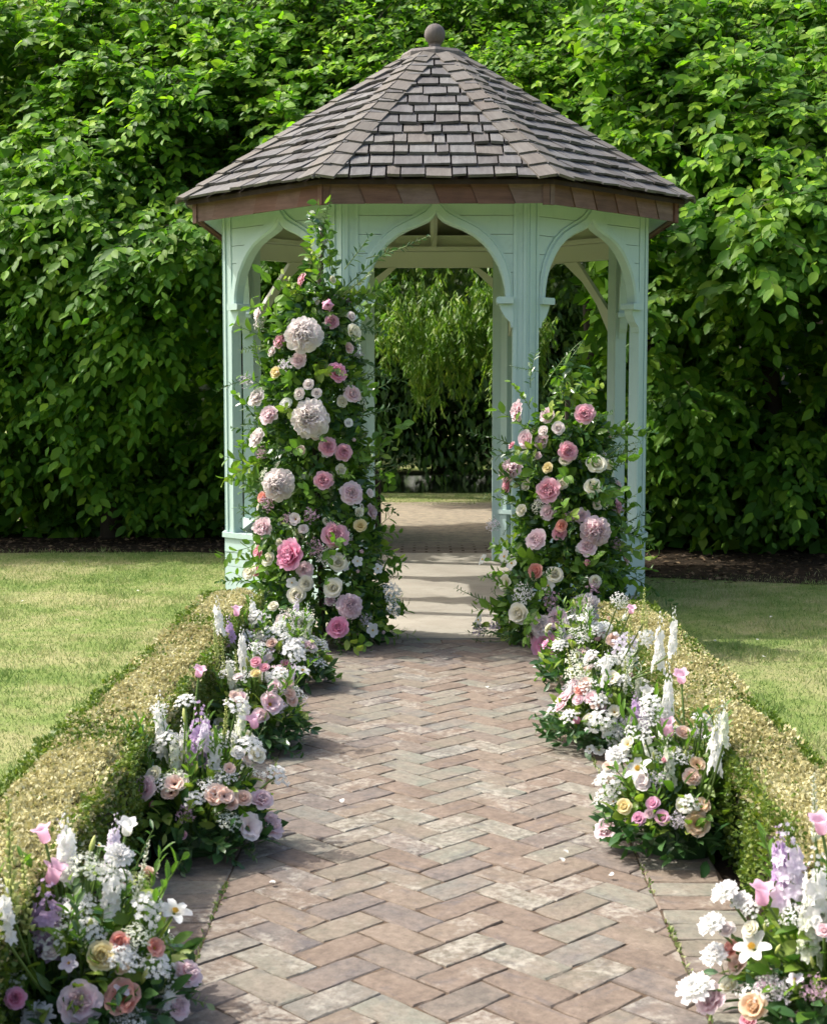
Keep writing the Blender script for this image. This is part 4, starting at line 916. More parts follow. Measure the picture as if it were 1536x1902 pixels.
NAMES = {'lisianthus': 'lisianthus', 'peony': 'peony', 'double_peony': 'double_peony', 'garden_rose': 'garden_rose'}
def put_flower(par, kind, color, loc, face, r_, h=None, stem_to=None):
    me = random.choice(FM[kind]); o = bpy.data.objects.new(kind, me); COL.objects.link(o); o.parent = par
    base = Vector(loc) - Vector(par.location)
    if h is None: m = axis_matrix(base, face, random.uniform(0, 6.28), r_, r_, r_ * random.uniform(.85, 1.05))
    else: m = axis_matrix(base, face, random.uniform(0, 6.28), r_, r_, h)
    o.matrix_basis = m
    o.material_slots[0].link = 'OBJECT'; o.material_slots[0].material = PM[color]
    if kind in ('lisianthus', 'phlox', 'lily'):
        link('flower_center', EYE['eye' if (kind == 'lisianthus' and color in ('apricot', 'peach')) else 'stamen'], o, M4=Matrix.Diagonal((.75, .75, .75, 1)) if kind != 'lily' else Matrix.Identity(4))
    if stem_to is not None:
        mi = m.inverted(); a = Vector(stem_to) - Vector(par.location); b = base
        md = (a + b) / 2 + Vector((random.uniform(-.02, .02), random.uniform(-.02, .02), 0)); sr = .0035
        st = MB().tube([a, md, b], [sr * 1.2, sr, sr], 5); st.v = [tuple(mi @ Vector(v)) for v in st.v]
        link('stem', st.mesh('stem', [M['stem']]), o)
    return o
SPW = {'ruscus': .27, 'broad': .25, 'fine': .25, 'mottled': .2, 'tall': .27, 'lime': .22}
def put_sprig(par, kind, a, b):
    a, b = Vector(a), Vector(b); L = (b - a).length
    link('sprig', random.choice(SPRIG[kind]), par, M4=axis_matrix(a - Vector(par.location), b - a, random.uniform(0, 6.28), min(L, SPW[kind]), min(L, SPW[kind]), L))

SPK = ('flower_spike', 'snapdragon')
# ------------------------------------------------------------------ flower columns
def column(label, ax, ay, prof, flowers, sprigs, nfill, nsprig, seed):
    """prof: list of (z, centre x, radius)"""
    g = np.random.default_rng(seed); random.seed(seed)
    t = thing('flower_column', label, 'flower column', (ax, ay, 0.03), 'flower columns at the gazebo opening')
    zs = [p[0] for p in prof]
    cxf = lambda z: float(np.interp(z, zs, [p[1] for p in prof])); rf = lambda z: float(np.interp(z, zs, [p[2] for p in prof]))
    ztop = zs[-1]
    link('support_stake', MB().tube([(0, .12, 0), (cxf(ztop / 2) - ax, .12, ztop / 2), (cxf(ztop) - ax, .14, ztop - .1)], [.02, .02, .015], 6).mesh('support_stake', [M['bark']]), t)
    def surf(px, py, out=1.0):
        Y = ay - .2
        for _ in range(6):
            p = at_y(px, py, Y); r_ = rf(p.z) * out; dx = max(-.97 * r_, min(.97 * r_, p.x - cxf(p.z))); Y = ay - math.sqrt(max(r_ * r_ - dx * dx, 0))
        return at_y(px, py, Y)
    for fl in flowers:
        kind, color, px, py, dia = fl[:5]
        p = surf(px, py); ppm = px_per_m(p.y); r_ = dia / ppm / 2
        nrm = Vector(((p.x - cxf(p.z)) / rf(p.z), (p.y - ay) / rf(p.z), .25)); face = nrm + Vector((random.gauss(0, .26) - .12, -.35, .2 + random.gauss(0, .2)))
        p = p + nrm.normalized() * (.045 + r_ * .3)
        if kind in SPK: put_flower(t, kind, color, p - Vector((0, 0, .08)), (face.x * .5, face.y * .5, 1), r_, r_ * 4)
        else: put_flower(t, kind, color, p, face, r_ * 1.05)
    # filler flowers tucked between the large ones
    for k in range(int(nfill * .24)):
        z = random.uniform(.08, ztop - .35); an = random.uniform(-2.2, .9) - math.pi * .28; r_ = rf(z)
        p = Vector((cxf(z) + math.cos(an) * r_, ay + math.sin(an) * r_, z)); nrm = Vector((math.cos(an), math.sin(an), .3))
        kd, co, s_ = random.choice((('garden_rose', 'blush', .034), ('garden_rose', 'palepink', .036), ('peony', 'pink', .045), ('peony', 'palepink', .05), ('garden_rose', 'cream', .04), ('lisianthus', 'blush', .035), ('astilbe_plume', 'mauve', .05), ('astilbe_plume', 'palelilac', .055), ('phlox', 'white', .024), ('umbel', 'greenwhite', .045), ('garden_rose', 'cream', .026), ('flower_bud', 'palepink', .02), ('phlox', 'blush', .025)))
        put_flower(t, kd, co, p, nrm, s_)
    # sprigs over the surface
    for k in range(nsprig):
        z = random.uniform(.02, ztop * .82); an = random.uniform(-math.pi * 1.15, math.pi * .15) if random.random() < .85 else random.uniform(0, math.pi); r_ = rf(z) * .7
        a = Vector((cxf(z) + math.cos(an) * r_, ay + math.sin(an) * r_, z)); dirv = Vector((math.cos(an), math.sin(an), random.uniform(-.55, .8))).normalized()
        kd = random.choices(('ruscus', 'broad', 'fine', 'mottled', 'lime', 'tall'), (4, 6, 4, 1, 2, 1))[0]; L = random.uniform(.16, .36)
        put_sprig(t, kd, a, a + dirv * L)
    for kd, x0, y0, x1, y1 in sprigs:
        a = surf(x0, y0, .8); ratio = random.uniform(-.1, .02); b = at_y(x1, y1, a.y + ratio); put_sprig(t, kd, a, b)
    # inner leaves
    N = nfill * 60; z = g.uniform(0, ztop, N); an = g.uniform(0, 2 * math.pi, N); rr = np.interp(z, zs, [p[2] for p in prof]) * np.sqrt(g.uniform(.2, .85, N))
    p = np.stack([np.interp(z, zs, [q[1] for q in prof]) + rr * np.cos(an) - ax, rr * np.sin(an), z], 1)
    out = np.stack([np.cos(an), np.sin(an), np.zeros(N)], 1)
    kp = (z < ztop * .8) | (g.random(N) < .07); p, out, N = p[kp], out[kp], int(kp.sum())
    d = unit(out + g.normal(0, .7, (N, 3))); nr = unit(g.normal(0, .6, (N, 3)) + out * .6 + np.array([0, 0, .6])); L = g.uniform(.04, .085, N)
    A = frames(d, nr, L, L * g.uniform(.7, 1.2, N)); sel = g.random(N) < .5
    link('dark_foliage', cloud('dark_foliage', LEAF_V, LEAF_F, A[sel], p[sel], M['leaf_dark']), t, kind='stuff')
    link('foliage', cloud('foliage', LEAF_V, LEAF_F, A[~sel], p[~sel], M['leaf_mid']), t, kind='stuff')
P_, D_, G_, B_ = 'peony', 'double_peony', 'garden_rose', 'flower_bud'
LC = [(D_, 'blush', 568, 630, 68), (D_, 'blush', 578, 783, 70), (D_, 'blush', 530, 905, 60), (D_, 'palepink', 642, 1128, 48), (D_, 'blush', 545, 1165, 54), (B_, 'candy', 604, 573, 36), (P_, 'hot', 551, 1035, 58), (P_, 'pink', 616, 1000, 50), (P_, 'palepink', 641, 922, 44), (P_, 'palepink', 641, 738, 34), (P_, 'pink', 605, 835, 34), (P_, 'pink', 629, 845, 32), (P_, 'pink', 598, 898, 36), (P_, 'hot', 617, 698, 36), (P_, 'blush', 497, 745, 38), (P_, 'palepink', 515, 778, 38), (P_, 'blush', 497, 820, 38), (P_, 'palepink', 506, 985, 42), (G_, 'pink', 498, 1028, 26), (P_, 'hot', 624, 1168, 40),
 (G_, 'cream', 640, 624, 34), (G_, 'cream', 484, 1066, 32), (G_, 'cream', 513, 1043, 28), (G_, 'cream', 624, 1048, 36), (G_, 'cream', 573, 1086, 30), (G_, 'cream', 558, 1108, 36), (G_, 'cream', 617, 1095, 38), (G_, 'yellow', 658, 981, 26), (G_, 'white', 540, 755, 24), (G_, 'white', 637, 790, 18), (G_, 'yellow', 526, 698, 24),
 (G_, 'blush', 501, 588, 24), (G_, 'blush', 638, 594, 20), (G_, 'blush', 575, 720, 22), (G_, 'blush', 562, 737, 24), (G_, 'blush', 588, 735, 20), (G_, 'peach', 562, 841, 20), (G_, 'blush', 672, 920, 18), ('lisianthus', 'blush', 556, 968, 26), (G_, 'blush', 568, 986, 20), (B_, 'palepink', 662, 1027, 14), ('astilbe_plume', 'blush', 503, 607, 26), (G_, 'cream', 655, 955, 20), (G_, 'coral', 503, 928, 22),
 ('phlox', 'white', 680, 1173, 26), ('phlox', 'white', 549, 1085, 22), ('umbel', 'white', 606, 1036, 38), ('umbel', 'white', 710, 1105, 40), ('umbel', 'white', 714, 1135, 34), ('umbel', 'white', 640, 1138, 30), ('astilbe_plume', 'mauve', 515, 938, 40), ('astilbe_plume', 'mauve', 583, 960, 40), ('astilbe_plume', 'mauve', 588, 1022, 44), ('astilbe_plume', 'palelilac', 540, 686, 36), ('astilbe_plume', 'palelilac', 482, 715, 34), ('phlox', 'white', 688, 1060, 20), ('phlox', 'white', 655, 1045, 20), (G_, 'cream', 520, 1130, 22)]
LS = [('ruscus', 600, 560, 604, 470), ('ruscus', 602, 480, 598, 400), ('fine', 598, 440, 606, 372), ('broad', 590, 540, 585, 450), ('broad', 612, 500, 620, 430), ('lime', 575, 560, 520, 520), ('lime', 585, 510, 570, 455), ('ruscus', 630, 545, 720, 455), ('ruscus', 640, 500, 690, 440), ('fine', 680, 480, 800, 455), ('ruscus', 650, 560, 735, 540), ('fine', 690, 560, 745, 575), ('fine', 660, 690, 752, 708), ('ruscus', 655, 660, 720, 690), ('broad', 670, 850, 760, 800), ('broad', 680, 830, 735, 770), ('broad', 670, 880, 720, 900), ('ruscus', 690, 920, 738, 955), ('broad', 680, 1010, 745, 1030), ('broad', 700, 1010, 750, 1065), ('ruscus', 690, 1050, 725, 1080), ('fine', 480, 700, 395, 715), ('broad', 480, 765, 428, 735), ('broad', 480, 790, 440, 830), ('lime', 490, 850, 455, 900), ('lime', 500, 830, 475, 870), ('fine', 480, 930, 440, 965), ('ruscus', 470, 1080, 405, 1075), ('ruscus', 465, 1110, 400, 1100), ('fine', 700, 1180, 755, 1175), ('ruscus', 690, 1200, 740, 1205), ('lime', 600, 650, 660, 680), ('broad', 620, 640, 640, 700), ('lime', 560, 880, 600, 890), ('tall', 520, 700, 490, 640), ('tall', 490, 690, 460, 640), ('fine', 500, 620, 465, 600), ('mottled', 560, 560, 530, 525)]
column('tall flower column of blush peonies climbing a gazebo post up to the eave', -0.62, 8.53, [(0, -.62, .4), (.15, -.62, .42), (.5, -.63, .38), (1.0, -.66, .33), (1.5, -.67, .3), (1.8, -.66, .26), (1.95, -.64, .2), (2.1, -.62, .1), (2.55, -.61, .05)], LC, LS, 170, 135, 201)
RC = [(P_, 'palepink', 985, 768, 42), (P_, 'palepink', 1028, 777, 30), (P_, 'pink', 1078, 775, 38), (G_, 'blush', 1042, 800, 26), (G_, 'blush', 1020, 805, 22), (G_, 'palepink', 995, 821, 36), (P_, 'pink', 1054, 843, 36), (D_, 'palepink', 970, 880, 46), (G_, 'pink', 963, 908, 30), (P_, 'pink', 1027, 915, 46), (D_, 'palepink', 1095, 990, 56), (P_, 'palepink', 1085, 1020, 36), (G_, 'coral', 1045, 980, 24), (P_, 'palepink', 1007, 1006, 40), (B_, 'pink', 1085, 1047, 22), (G_, 'coral', 1006, 1064, 32), (P_, 'palepink', 1038, 1150, 40), (D_, 'blush', 1082, 1135, 60), (D_, 'blush', 1010, 1165, 44), (P_, 'hot', 1020, 1202, 54),
 (G_, 'cream', 1096, 868, 38), (G_, 'cream', 1115, 868, 22), (G_, 'cream', 1092, 910, 34), (G_, 'yellow', 1025, 873, 22), (G_, 'cream', 984, 952, 24), (G_, 'cream', 1033, 1070, 32), (G_, 'cream', 957, 1086, 32), (G_, 'cream', 1097, 1082, 24), (G_, 'cream', 978, 1142, 42), (G_, 'pink', 968, 832, 16),
 ('phlox', 'white', 955, 1038, 30), ('phlox', 'white', 966, 1050, 26), ('phlox', 'white', 914, 1042, 22), ('phlox', 'white', 1023, 1090, 26), ('phlox', 'white', 906, 1155, 22), ('umbel', 'white', 983, 1106, 42), ('astilbe_plume', 'mauve', 1026, 1120, 46), ('astilbe_plume', 'palelilac', 940, 980, 36), ('astilbe_plume', 'lilac', 914, 1175, 34), ('astilbe_plume', 'mauve', 1092, 1095, 36), ('astilbe_plume', 'mauve', 1060, 965, 30), ('astilbe_plume', 'lilac', 938, 1170, 30), (G_, 'palepink', 1010, 850, 16)]
RS = [('fine', 1010, 720, 1060, 625), ('fine', 1030, 700, 1085, 640), ('ruscus', 985, 720, 980, 650), ('fine', 1000, 690, 950, 680), ('broad', 985, 760, 955, 705), ('lime', 1040, 745, 1115, 735), ('lime', 1030, 745, 1060, 705), ('broad', 1080, 760, 1120, 770), ('broad', 1100, 800, 1165, 800), ('fine', 1110, 830, 1190, 830), ('fine', 960, 830, 875, 790), ('broad', 960, 850, 920, 860), ('broad', 955, 900, 925, 930), ('ruscus', 1110, 920, 1150, 900), ('broad', 1110, 985, 1185, 985), ('broad', 1150, 980, 1220, 1015), ('ruscus', 1100, 1050, 1180, 1050), ('broad', 1120, 1065, 1200, 1085), ('ruscus', 1170, 1070, 1255, 1115), ('broad', 950, 1060, 915, 1090), ('broad', 950, 1110, 915, 1130), ('fine', 930, 1130, 855, 1098), ('ruscus', 930, 1190, 885, 1200), ('fine', 1060, 880, 1060, 820), ('lime', 1040, 1020, 1060, 1090), ('lime', 990, 930, 960, 960), ('broad', 1040, 900, 1000, 870), ('broad', 1060, 940, 1090, 960), ('fine', 960, 960, 930, 990)]
column('shorter flower column of pink peonies and cream roses reaching half way up a gazebo post', 0.85, 8.53, [(0, .8, .4), (.15, .8, .4), (.5, .83, .33), (.9, .83, .28), (1.2, .83, .24), (1.36, .84, .16), (1.62, .84, .06)], RC, RS, 125, 105, 202)

# ------------------------------------------------------------------ arrangements along the aisle
def aisle(label, cx, cy, rad, hgt, flowers, seed, nleaf=850, nsprig=40):
    g = np.random.default_rng(seed); random.seed(seed)
    t = thing('aisle_arrangement', label, 'flower arrangement', (cx, cy, 0.03), 'flower arrangements along the brick path')
    link('foam_base', MB().lathe([(rad * .45, -.005), (rad * .5, .03), (rad * .46, .1), (rad * .2, .13)], 12).mesh('foam_base', [M['leaf_dark']]), t)
    for fl in flowers:
        kind, color, px, py, dia = fl[:5]; hpx = fl[5] if len(fl) > 5 else None
        Y = cy
        for _ in range(5):
            p = at_y(px, py, Y); zz = p.z
            ins = rad * rad * .9 - (p.x - cx) ** 2
            k = math.sqrt(max(ins, 0)); Y = cy - k * float(np.interp(zz, [.05, .2, .38, .6], [1.0, .85, .25, -.25]))
        while abs(at_y(px, py, Y).x) > .88 and Y > 2.6: Y -= .04
        p = at_y(px, py, Y); p.z = max(p.z, .06); ppm = px_per_m(Y); r_ = dia / ppm / 2
        outv = Vector(((p.x - cx) / rad, (p.y - cy) / rad, .6))
        if kind in SPK:
            h_ = hpx / ppm; tilt = Vector(((p.x - cx) * .5, random.gauss(0, .06) - .05, 1)).normalized()
            b = p - tilt * h_ * .5; put_flower(t, kind, color, b, tilt, r_, h_, stem_to=(cx + (b.x - cx) * .3, cy + (b.y - cy) * .3, .1))
        elif kind in ('bellflower', 'lily_bud'):
            face = Vector((random.gauss(0, .22) + (p.x - cx) * .5, -.25 + random.gauss(0, .15), 1)); put_flower(t, kind, color, p, face, r_ * (1.1 if kind == 'bellflower' else 1.6), stem_to=(cx + (p.x - cx) * .4, cy + (p.y - cy) * .4, .1))
        elif kind in ('umbel', 'phlox_cluster', 'astilbe_plume', 'scabious', 'lily', 'phlox'):
            face = Vector((outv.x * .5 + random.gauss(0, .15), outv.y * .6 - .35, 1.0)); put_flower(t, kind, color, p, face, r_ * 1.1, stem_to=(cx + (p.x - cx) * .4, cy + (p.y - cy) * .4, .1))
        else:
            face = outv + Vector((random.gauss(0, .2), -.55, .35 + random.gauss(0, .15))); put_flower(t, kind, color, p, face, r_ * 1.06, stem_to=(cx + (p.x - cx) * .4, cy + (p.y - cy) * .4, .1))
    for k in range(4):
        an = random.uniform(0, 6.28); r_ = rad * random.uniform(.1, .75); b = Vector((cx + math.cos(an) * r_, cy + math.sin(an) * r_, hgt * random.uniform(.62, .9)))
        kd, co, w_, h_ = random.choice((('flower_spike', 'white', .024, .15), ('flower_spike', 'greenwhite', .02, .16), ('flower_spike', 'palelilac', .022, .13), ('snapdragon', 'lime', .018, .14), ('snapdragon', 'greenwhite', .018, .16), ('flower_spike', 'white', .026, .17)))
        put_flower(t, kd, co, b, (math.cos(an) * .25, math.sin(an) * .25, 1), w_, h_, stem_to=(cx + (b.x - cx) * .3, cy + (b.y - cy) * .3, .1))
    for k in range(8):
        an = random.uniform(-math.pi, 0) if random.random() < .7 else random.uniform(0, 3.1); r_ = rad * random.uniform(.5, .95); z = hgt * random.uniform(.25, .75)
        kd, co, s_ = random.choice((('garden_rose', 'palepink', .03), ('garden_rose', 'peach', .03), ('lisianthus', 'blush', .034), ('lisianthus', 'peach', .034), ('peony', 'palepink', .042), ('garden_rose', 'candy', .028), ('flower_bud', 'pink', .018), ('garden_rose', 'cream', .03)))
        p = Vector((cx + math.cos(an) * r_, cy + math.sin(an) * r_, z + .04)); put_flower(t, kd, co, p, (math.cos(an), math.sin(an), random.uniform(.4, 1.2)), s_, stem_to=(cx, cy, .1))
    for k in range(30):
        an = random.uniform(0, 6.28); r_ = rad * random.uniform(.2, .95); z = hgt * (1 - (r_ / rad) ** 2 * .75) * random.uniform(.7, 1.05) + .03
        p = Vector((cx + math.cos(an) * r_, cy + math.sin(an) * r_, z)); kd, co, s_ = random.choice((('umbel', 'white', .05), ('umbel', 'white', .045), ('umbel', 'greenwhite', .045), ('phlox', 'white', .02), ('phlox_cluster', 'white', .04), ('phlox_cluster', 'white', .035), ('phlox_cluster', 'white', .035), ('astilbe_plume', 'palelilac', .04), ('phlox', 'palelilac', .02), ('lily_bud', 'lime', .035), ('lily_bud', 'lime', .03), ('garden_rose', 'blush', .024)))
        put_flower(t, kd, co, p, (math.cos(an) * .5, math.sin(an) * .5, 1), s_, stem_to=(cx, cy, .1))
    for k in range(nsprig):
        an = random.uniform(0, 6.28); low = random.random() < .33
        r_ = rad * random.uniform(.3, .8); a = Vector((cx + math.cos(an) * r_ * .6, cy + math.sin(an) * r_ * .6, random.uniform(.05, .12)))
        if low: b = Vector((cx + math.cos(an) * rad * random.uniform(1.0, 1.25), cy + math.sin(an) * rad * random.uniform(1.0, 1.2), random.uniform(.045, .16))); kd = random.choices(('ruscus', 'mottled', 'broad'), (5, 2, 1))[0]
        else: b = Vector((cx + math.cos(an) * r_ * 1.05, cy + math.sin(an) * r_ * 1.05, hgt * random.uniform(.65, 1.15))); kd = random.choices(('tall', 'ruscus', 'fine', 'mottled'), (6, 1, 3, 1))[0]
        put_sprig(t, kd, a, b)
    N = nleaf; an = g.uniform(0, 6.283, N); rr = rad * np.sqrt(g.random(N)); z = .03 + g.random(N) * hgt * .75 * (1 - (rr / rad) ** 2 * .8)
    p = np.stack([rr * np.cos(an), rr * np.sin(an), z], 1); out = np.stack([np.cos(an), np.sin(an), np.full(N, .5)], 1)
    d = unit(out * .7 + g.normal(0, .6, (N, 3))); nr = unit(g.normal(0, .6, (N, 3)) + np.array([0, -.2, .9])); L = g.uniform(.03, .075, N)
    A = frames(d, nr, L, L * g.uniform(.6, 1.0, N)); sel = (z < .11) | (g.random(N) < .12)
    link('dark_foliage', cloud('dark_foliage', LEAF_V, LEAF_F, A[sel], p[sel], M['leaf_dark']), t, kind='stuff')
    s2 = ~sel & (g.random(N) < .55)
    link('foliage', cloud('foliage', LEAF_V, LEAF_F, A[~sel & ~s2], p[~sel & ~s2], M['leaf_mid']), t, kind='stuff')
    link('young_foliage', cloud('young_foliage', LEAF_V, LEAF_F, A[s2], p[s2], M['leaf_lime']), t, kind='stuff')
BE, PC, SP, LI, UM, SC, SN, AP, LB = 'bellflower', 'phlox_cluster', 'flower_spike', 'lisianthus', 'umbel', 'scabious', 'snapdragon', 'astilbe_plume', 'lily_bud'
aisle('aisle arrangement with one pale yellow rose, lilac spike and coral lisianthus', -0.83, 3.3, .27, .42, [(BE, 'candy', 83, 1553, 36), (BE, 'candy', 100, 1626, 46), (BE, 'white', 237, 1540, 34), (SP, 'white', 125, 1565, 44, 130), (SP, 'white', 208, 1645, 46, 110), (SC, 'white', 222, 1588, 52), (SP, 'lilac', 88, 1705, 84, 150), (PC, 'white', 275, 1690, 60), ('lily', 'white', 325, 1695, 56), (PC, 'white', 165, 1730, 52), (UM, 'greenwhite', 255, 1738, 54), (PC, 'white', 290, 1795, 54), (G_, 'yellow', 188, 1778, 58), (G_, 'coral', 222, 1752, 40), (LI, 'coral', 285, 1762, 40), (LI, 'coral', 226, 1857, 74), (P_, 'palepink', 148, 1865, 80), (P_, 'palepink', 345, 1810, 58), (SC, 'white', 70, 1890, 60), (SP, 'white', 318, 1848, 40, 80), (LI, 'apricot', 226, 1797, 34), (SN, 'lime', 20, 1590, 60, 220), (SN, 'lime', 48, 1660, 46, 150), (UM, 'lime', 262, 1635, 38), (SP, 'white', 10, 1690, 40, 120), (UM, 'white', 150, 1680, 50), (P_, 'palepink', 330, 1870, 50), (UM, 'white', 240, 1895, 60), (LB, 'lime', 160, 1630, 16), ('phlox', 'palelilac', 128, 1790, 34), (P_, 'hot', 30, 1855, 40)], 301, 950)
aisle('aisle arrangement with lilac delphinium between white spikes and peach lisianthus low down', -0.76, 4.59, .25, .42, [(BE, 'candy', 370, 1250, 24), (BE, 'candy', 472, 1343, 28), (SP, 'white', 300, 1345, 34, 130), (SP, 'white', 400, 1408, 34, 120), (SP, 'lilac', 372, 1358, 52, 120), (PC, 'white', 440, 1315, 50), (PC, 'white', 465, 1388, 48), (PC, 'white', 345, 1305, 36), (PC, 'white', 512, 1442, 44), (UM, 'white', 296, 1318, 34), (G_, 'white', 440, 1400, 28), (G_, 'cream', 475, 1405, 36), (LI, 'peach', 400, 1480, 46), (G_, 'peach', 450, 1485, 36), (G_, 'peach', 428, 1494, 30), (LI, 'peach', 435, 1298, 28), (LI, 'blush', 457, 1540, 58), (P_, 'palepink', 496, 1536, 58), (P_, 'palepink', 485, 1488, 44), (LI, 'blush', 340, 1455, 36), (AP, 'mauve', 350, 1516, 46), (G_, 'pink', 339, 1551, 20), (B_, 'lime', 373, 1480, 14), (SP, 'greenwhite', 325, 1400, 26, 90), (UM, 'white', 420, 1440, 40), (SN, 'lime', 420, 1330, 22, 70), (LI, 'peach', 425, 1430, 26)], 302)
aisle('aisle arrangement with pale pink lisianthus, small yellow bloom and peach roses over dark leaves', -0.72, 5.95, .24, .38, [(LI, 'palepink', 500, 1310, 50), (G_, 'peach', 536, 1290, 26), (G_, 'peach', 542, 1303, 24), (G_, 'pink', 476, 1232, 24), (G_, 'pink', 492, 1242, 20), (G_, 'palepink', 508, 1275, 26), (G_, 'yellow', 476, 1254, 22), (PC, 'white', 545, 1215, 44), (PC, 'white', 520, 1255, 34), (UM, 'white', 480, 1205, 36), ('lily', 'white', 562, 1246, 26), (SN, 'lime', 402, 1210, 24, 90), (SN, 'lime', 415, 1225, 22, 70), (SN, 'lime', 440, 1240, 20, 70), (LI, 'peach', 535, 1270, 22), (AP, 'palelilac', 520, 1285, 28), (P_, 'palepink', 484, 1330, 30), (SP, 'white', 450, 1195, 22, 70)], 303, 700, 34)
aisle('aisle arrangement of white phlox and a pink bellflower nearest the tall flower column', -0.72, 7.18, .24, .40, [(BE, 'candy', 440, 1137, 20), (PC, 'white', 480, 1150, 36), (PC, 'white', 503, 1180, 38), (PC, 'white', 545, 1205, 44), (PC, 'white', 456, 1185, 32), (SP, 'lilac', 427, 1168, 22, 55), (SP, 'white', 405, 1140, 22, 70), (SP, 'white', 470, 1130, 20, 60), (G_, 'pink', 530, 1235, 20), (UM, 'white', 525, 1165, 32), (G_, 'blush', 500, 1225, 22), (SN, 'lime', 400, 1180, 20, 80)], 304, 650, 32)
aisle('aisle arrangement with drooping white scabious heads and an apricot rose beside lilac spikes', 1.0, 3.28, .27, .44, [(BE, 'candy', 1415, 1665, 44), (BE, 'candy', 1524, 1535, 40), (SP, 'palelilac', 1465, 1605, 76, 160), (SP, 'lilac', 1448, 1585, 40, 110), (SP, 'white', 1515, 1650, 66, 170), (SC, 'white', 1345, 1655, 50), (SC, 'white', 1375, 1672, 40), (SC, 'white', 1320, 1715, 50), (SC, 'white', 1326, 1772, 52), (SC, 'white', 1290, 1836, 68), ('lily', 'white', 1398, 1762, 66), (G_, 'cream', 1395, 1727, 34), (G_, 'blush', 1352, 1730, 34), (G_, 'peach', 1375, 1792, 50), (G_, 'coral', 1360, 1765, 36), (P_, 'palepink', 1325, 1862, 62), (G_, 'apricot', 1402, 1872, 54), (G_, 'pink', 1390, 1898, 34), (AP, 'mauve', 1425, 1838, 52), (AP, 'mauve', 1515, 1848, 70), (LB, 'lime', 1510, 1795, 22), (LB, 'lime', 1478, 1840, 22), (LB, 'lime', 1440, 1770, 20), (SP, 'greenwhite', 1500, 1720, 50, 130), (G_, 'cream', 1355, 1835, 40), (UM, 'white', 1475, 1700, 50), (SN, 'greenwhite', 1512, 1500, 34, 130), (G_, 'palepink', 1530, 1730, 30), (LB, 'lime', 1420, 1730, 18), (PC, 'white', 1395, 1690, 36)], 305, 950)
aisle('aisle arrangement with apricot lisianthus, lilac pink spray roses and one white lily', 0.82, 4.59, .25, .44, [(BE, 'candy', 1240, 1355, 34), (BE, 'candy', 1265, 1260, 28), (UM, 'white', 1208, 1322, 50), (UM, 'white', 1190, 1352, 60), (PC, 'white', 1205, 1310, 42), (SP, 'white', 1240, 1290, 28, 130), (SP, 'white', 1330, 1375, 28, 120), (SP, 'lilac', 1180, 1312, 24, 60), ('lily', 'white', 1186, 1430, 50), (SC, 'white', 1147, 1402, 44), (PC, 'white', 1130, 1452, 50), (UM, 'white', 1125, 1480, 46), (LI, 'apricot', 1293, 1422, 32), (P_, 'peach', 1284, 1446, 36), (G_, 'peach', 1268, 1363, 30), (LI, 'cream', 1168, 1385, 34), (G_, 'yellow', 1160, 1500, 32), (G_, 'candy', 1187, 1522, 28), (G_, 'candy', 1230, 1520, 30), (G_, 'candy', 1214, 1494, 28), (G_, 'palepink', 1206, 1512, 20), (LI, 'cream', 1270, 1497, 38), (LI, 'apricot', 1302, 1500, 36), (LI, 'apricot', 1293, 1532, 52), (P_, 'palepink', 1128, 1542, 48), (LB, 'lime', 1250, 1400, 15), (LB, 'lime', 1275, 1395, 15), (LB, 'lime', 1215, 1410, 15), (LB, 'lime', 1235, 1425, 15), (LI, 'blush', 1195, 1460, 30), (LI, 'peach', 1130, 1425, 24), (AP, 'palelilac', 1260, 1530, 30), (SN, 'lime', 1330, 1330, 18, 100), (SP, 'greenwhite', 1345, 1340, 20, 90)], 306)
aisle('aisle arrangement with a round pink peony bud and cluster of pink roses', 0.74, 5.95, .24, .38, [(B_, 'hot', 1071, 1338, 26), (G_, 'palepink', 1075, 1301, 24), (G_, 'palepink', 1098, 1297, 28), (G_, 'peach', 1088, 1272, 28), (G_, 'coral', 1078, 1285, 24), (LI, 'cream', 1140, 1324, 28), (LI, 'cream', 1136, 1263, 34), (PC, 'white', 1118, 1345, 52), (PC, 'white', 1138, 1368, 40), ('phlox', 'white', 1112, 1398, 22), ('phlox', 'white', 1095, 1392, 18), (G_, 'peach', 1105, 1310, 20), (SP, 'white', 1240, 1310, 26, 120), (SP, 'palelilac', 1200, 1330, 24, 60), (BE, 'white', 1200, 1290, 26), (UM, 'white', 1150, 1350, 44), (AP, 'palelilac', 1125, 1300, 30), (SP, 'greenwhite', 1185, 1270, 18, 90), (SN, 'lime', 1160, 1250, 18, 70), (UM, 'greenwhite', 1070, 1250, 40), (AP, 'mauve', 1120, 1318, 22)], 307, 700, 34)
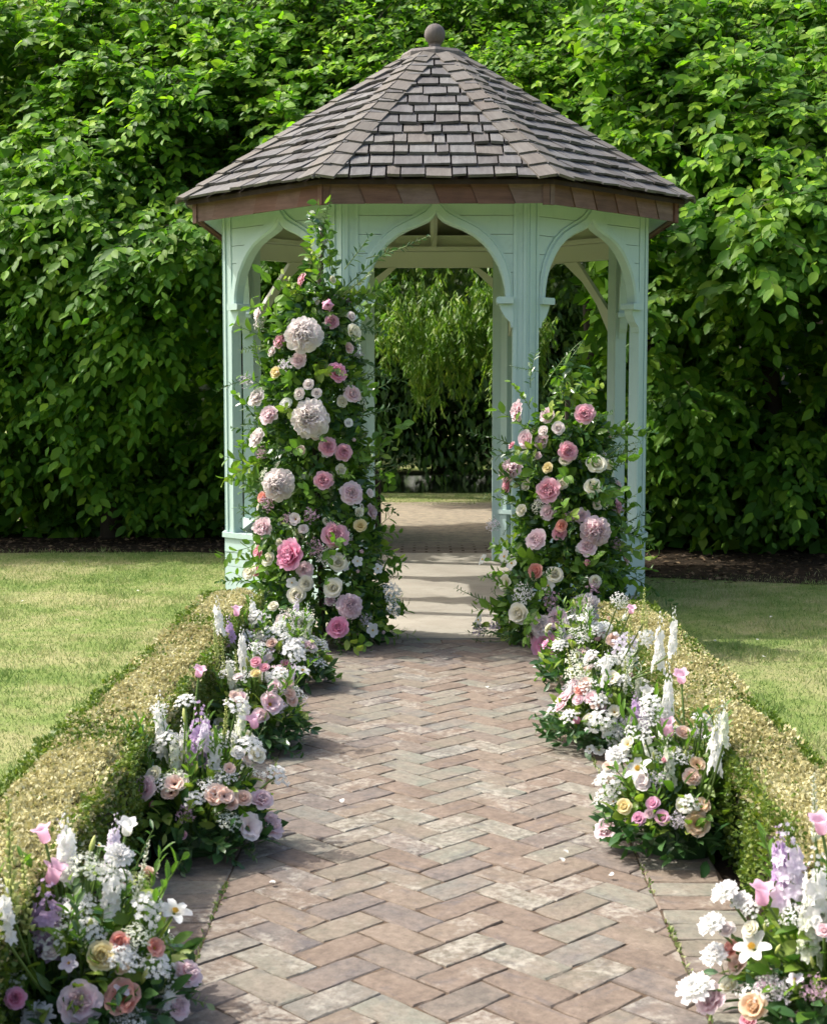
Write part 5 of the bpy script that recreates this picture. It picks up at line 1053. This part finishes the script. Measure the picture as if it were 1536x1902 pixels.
aisle('aisle arrangement with a peach bloom and two pink bellflowers nearest the shorter flower column', 0.80, 7.18, .24, .40, [(BE, 'candy', 1110, 1183, 22), (BE, 'candy', 1172, 1134, 18), (LI, 'peach', 1138, 1190, 30), (PC, 'palelilac', 1160, 1200, 46), (PC, 'white', 1165, 1225, 40), (UM, 'white', 1085, 1185, 32), (UM, 'greenwhite', 1075, 1225, 44), (PC, 'white', 1122, 1170, 34), (SP, 'white', 1225, 1190, 26, 110), (SN, 'lime', 1195, 1125, 18, 70), (SN, 'lime', 1200, 1165, 18, 60), (SN, 'lime', 1170, 1165, 18, 60), (PC, 'white', 1200, 1185, 30), (SP, 'white', 1250, 1170, 20, 90), (UM, 'white', 1150, 1115, 30)], 308, 650, 32)

# ------------------------------------------------------------------ fallen petals
random.seed(5)
pm = flower('fallen_petal', [(1, 1.0, .5, 70, 100, .3, .05, 0, 0)], 4)
for px, py, col, wh in ((1130, 1645, 'white', 'b'), (1045, 1620, 'white', 'b'), (1055, 1604, 'white', 'b'), (636, 1508, 'white', 'b'), (512, 1660, 'white', 'b'), (905, 1290, 'white', 'b'), (1330, 1200, 'white', 'l'), (1405, 1198, 'white', 'l'), (1430, 1155, 'white', 'l'), (1420, 1230, 'white', 'l'), (280, 1088, 'palelilac', 'l'), (255, 1105, 'white', 'l'), (145, 1160, 'palepink', 'l'), (120, 1050, 'white', 'l'), (40, 1125, 'white', 'l')):
    p = on_ground(px, py); o = bpy.data.objects.new('fallen_petal', pm); COL.objects.link(o)
    zz = .034 if wh == 'b' else .03
    o.matrix_basis = axis_matrix((p.x, p.y, zz), (random.gauss(0, .2), random.gauss(0, .2), 1), random.uniform(0, 6), .02, .02, .02)
    o.material_slots[0].link = 'OBJECT'; o.material_slots[0].material = PM[col]
    o['category'] = 'petal'; o['label'] = 'small pale petal fallen on the brick path' if wh == 'b' else 'small pale petal fallen on the mown lawn'; o['group'] = 'petals fallen on the bricks' if wh == 'b' else 'petals fallen on the lawn'
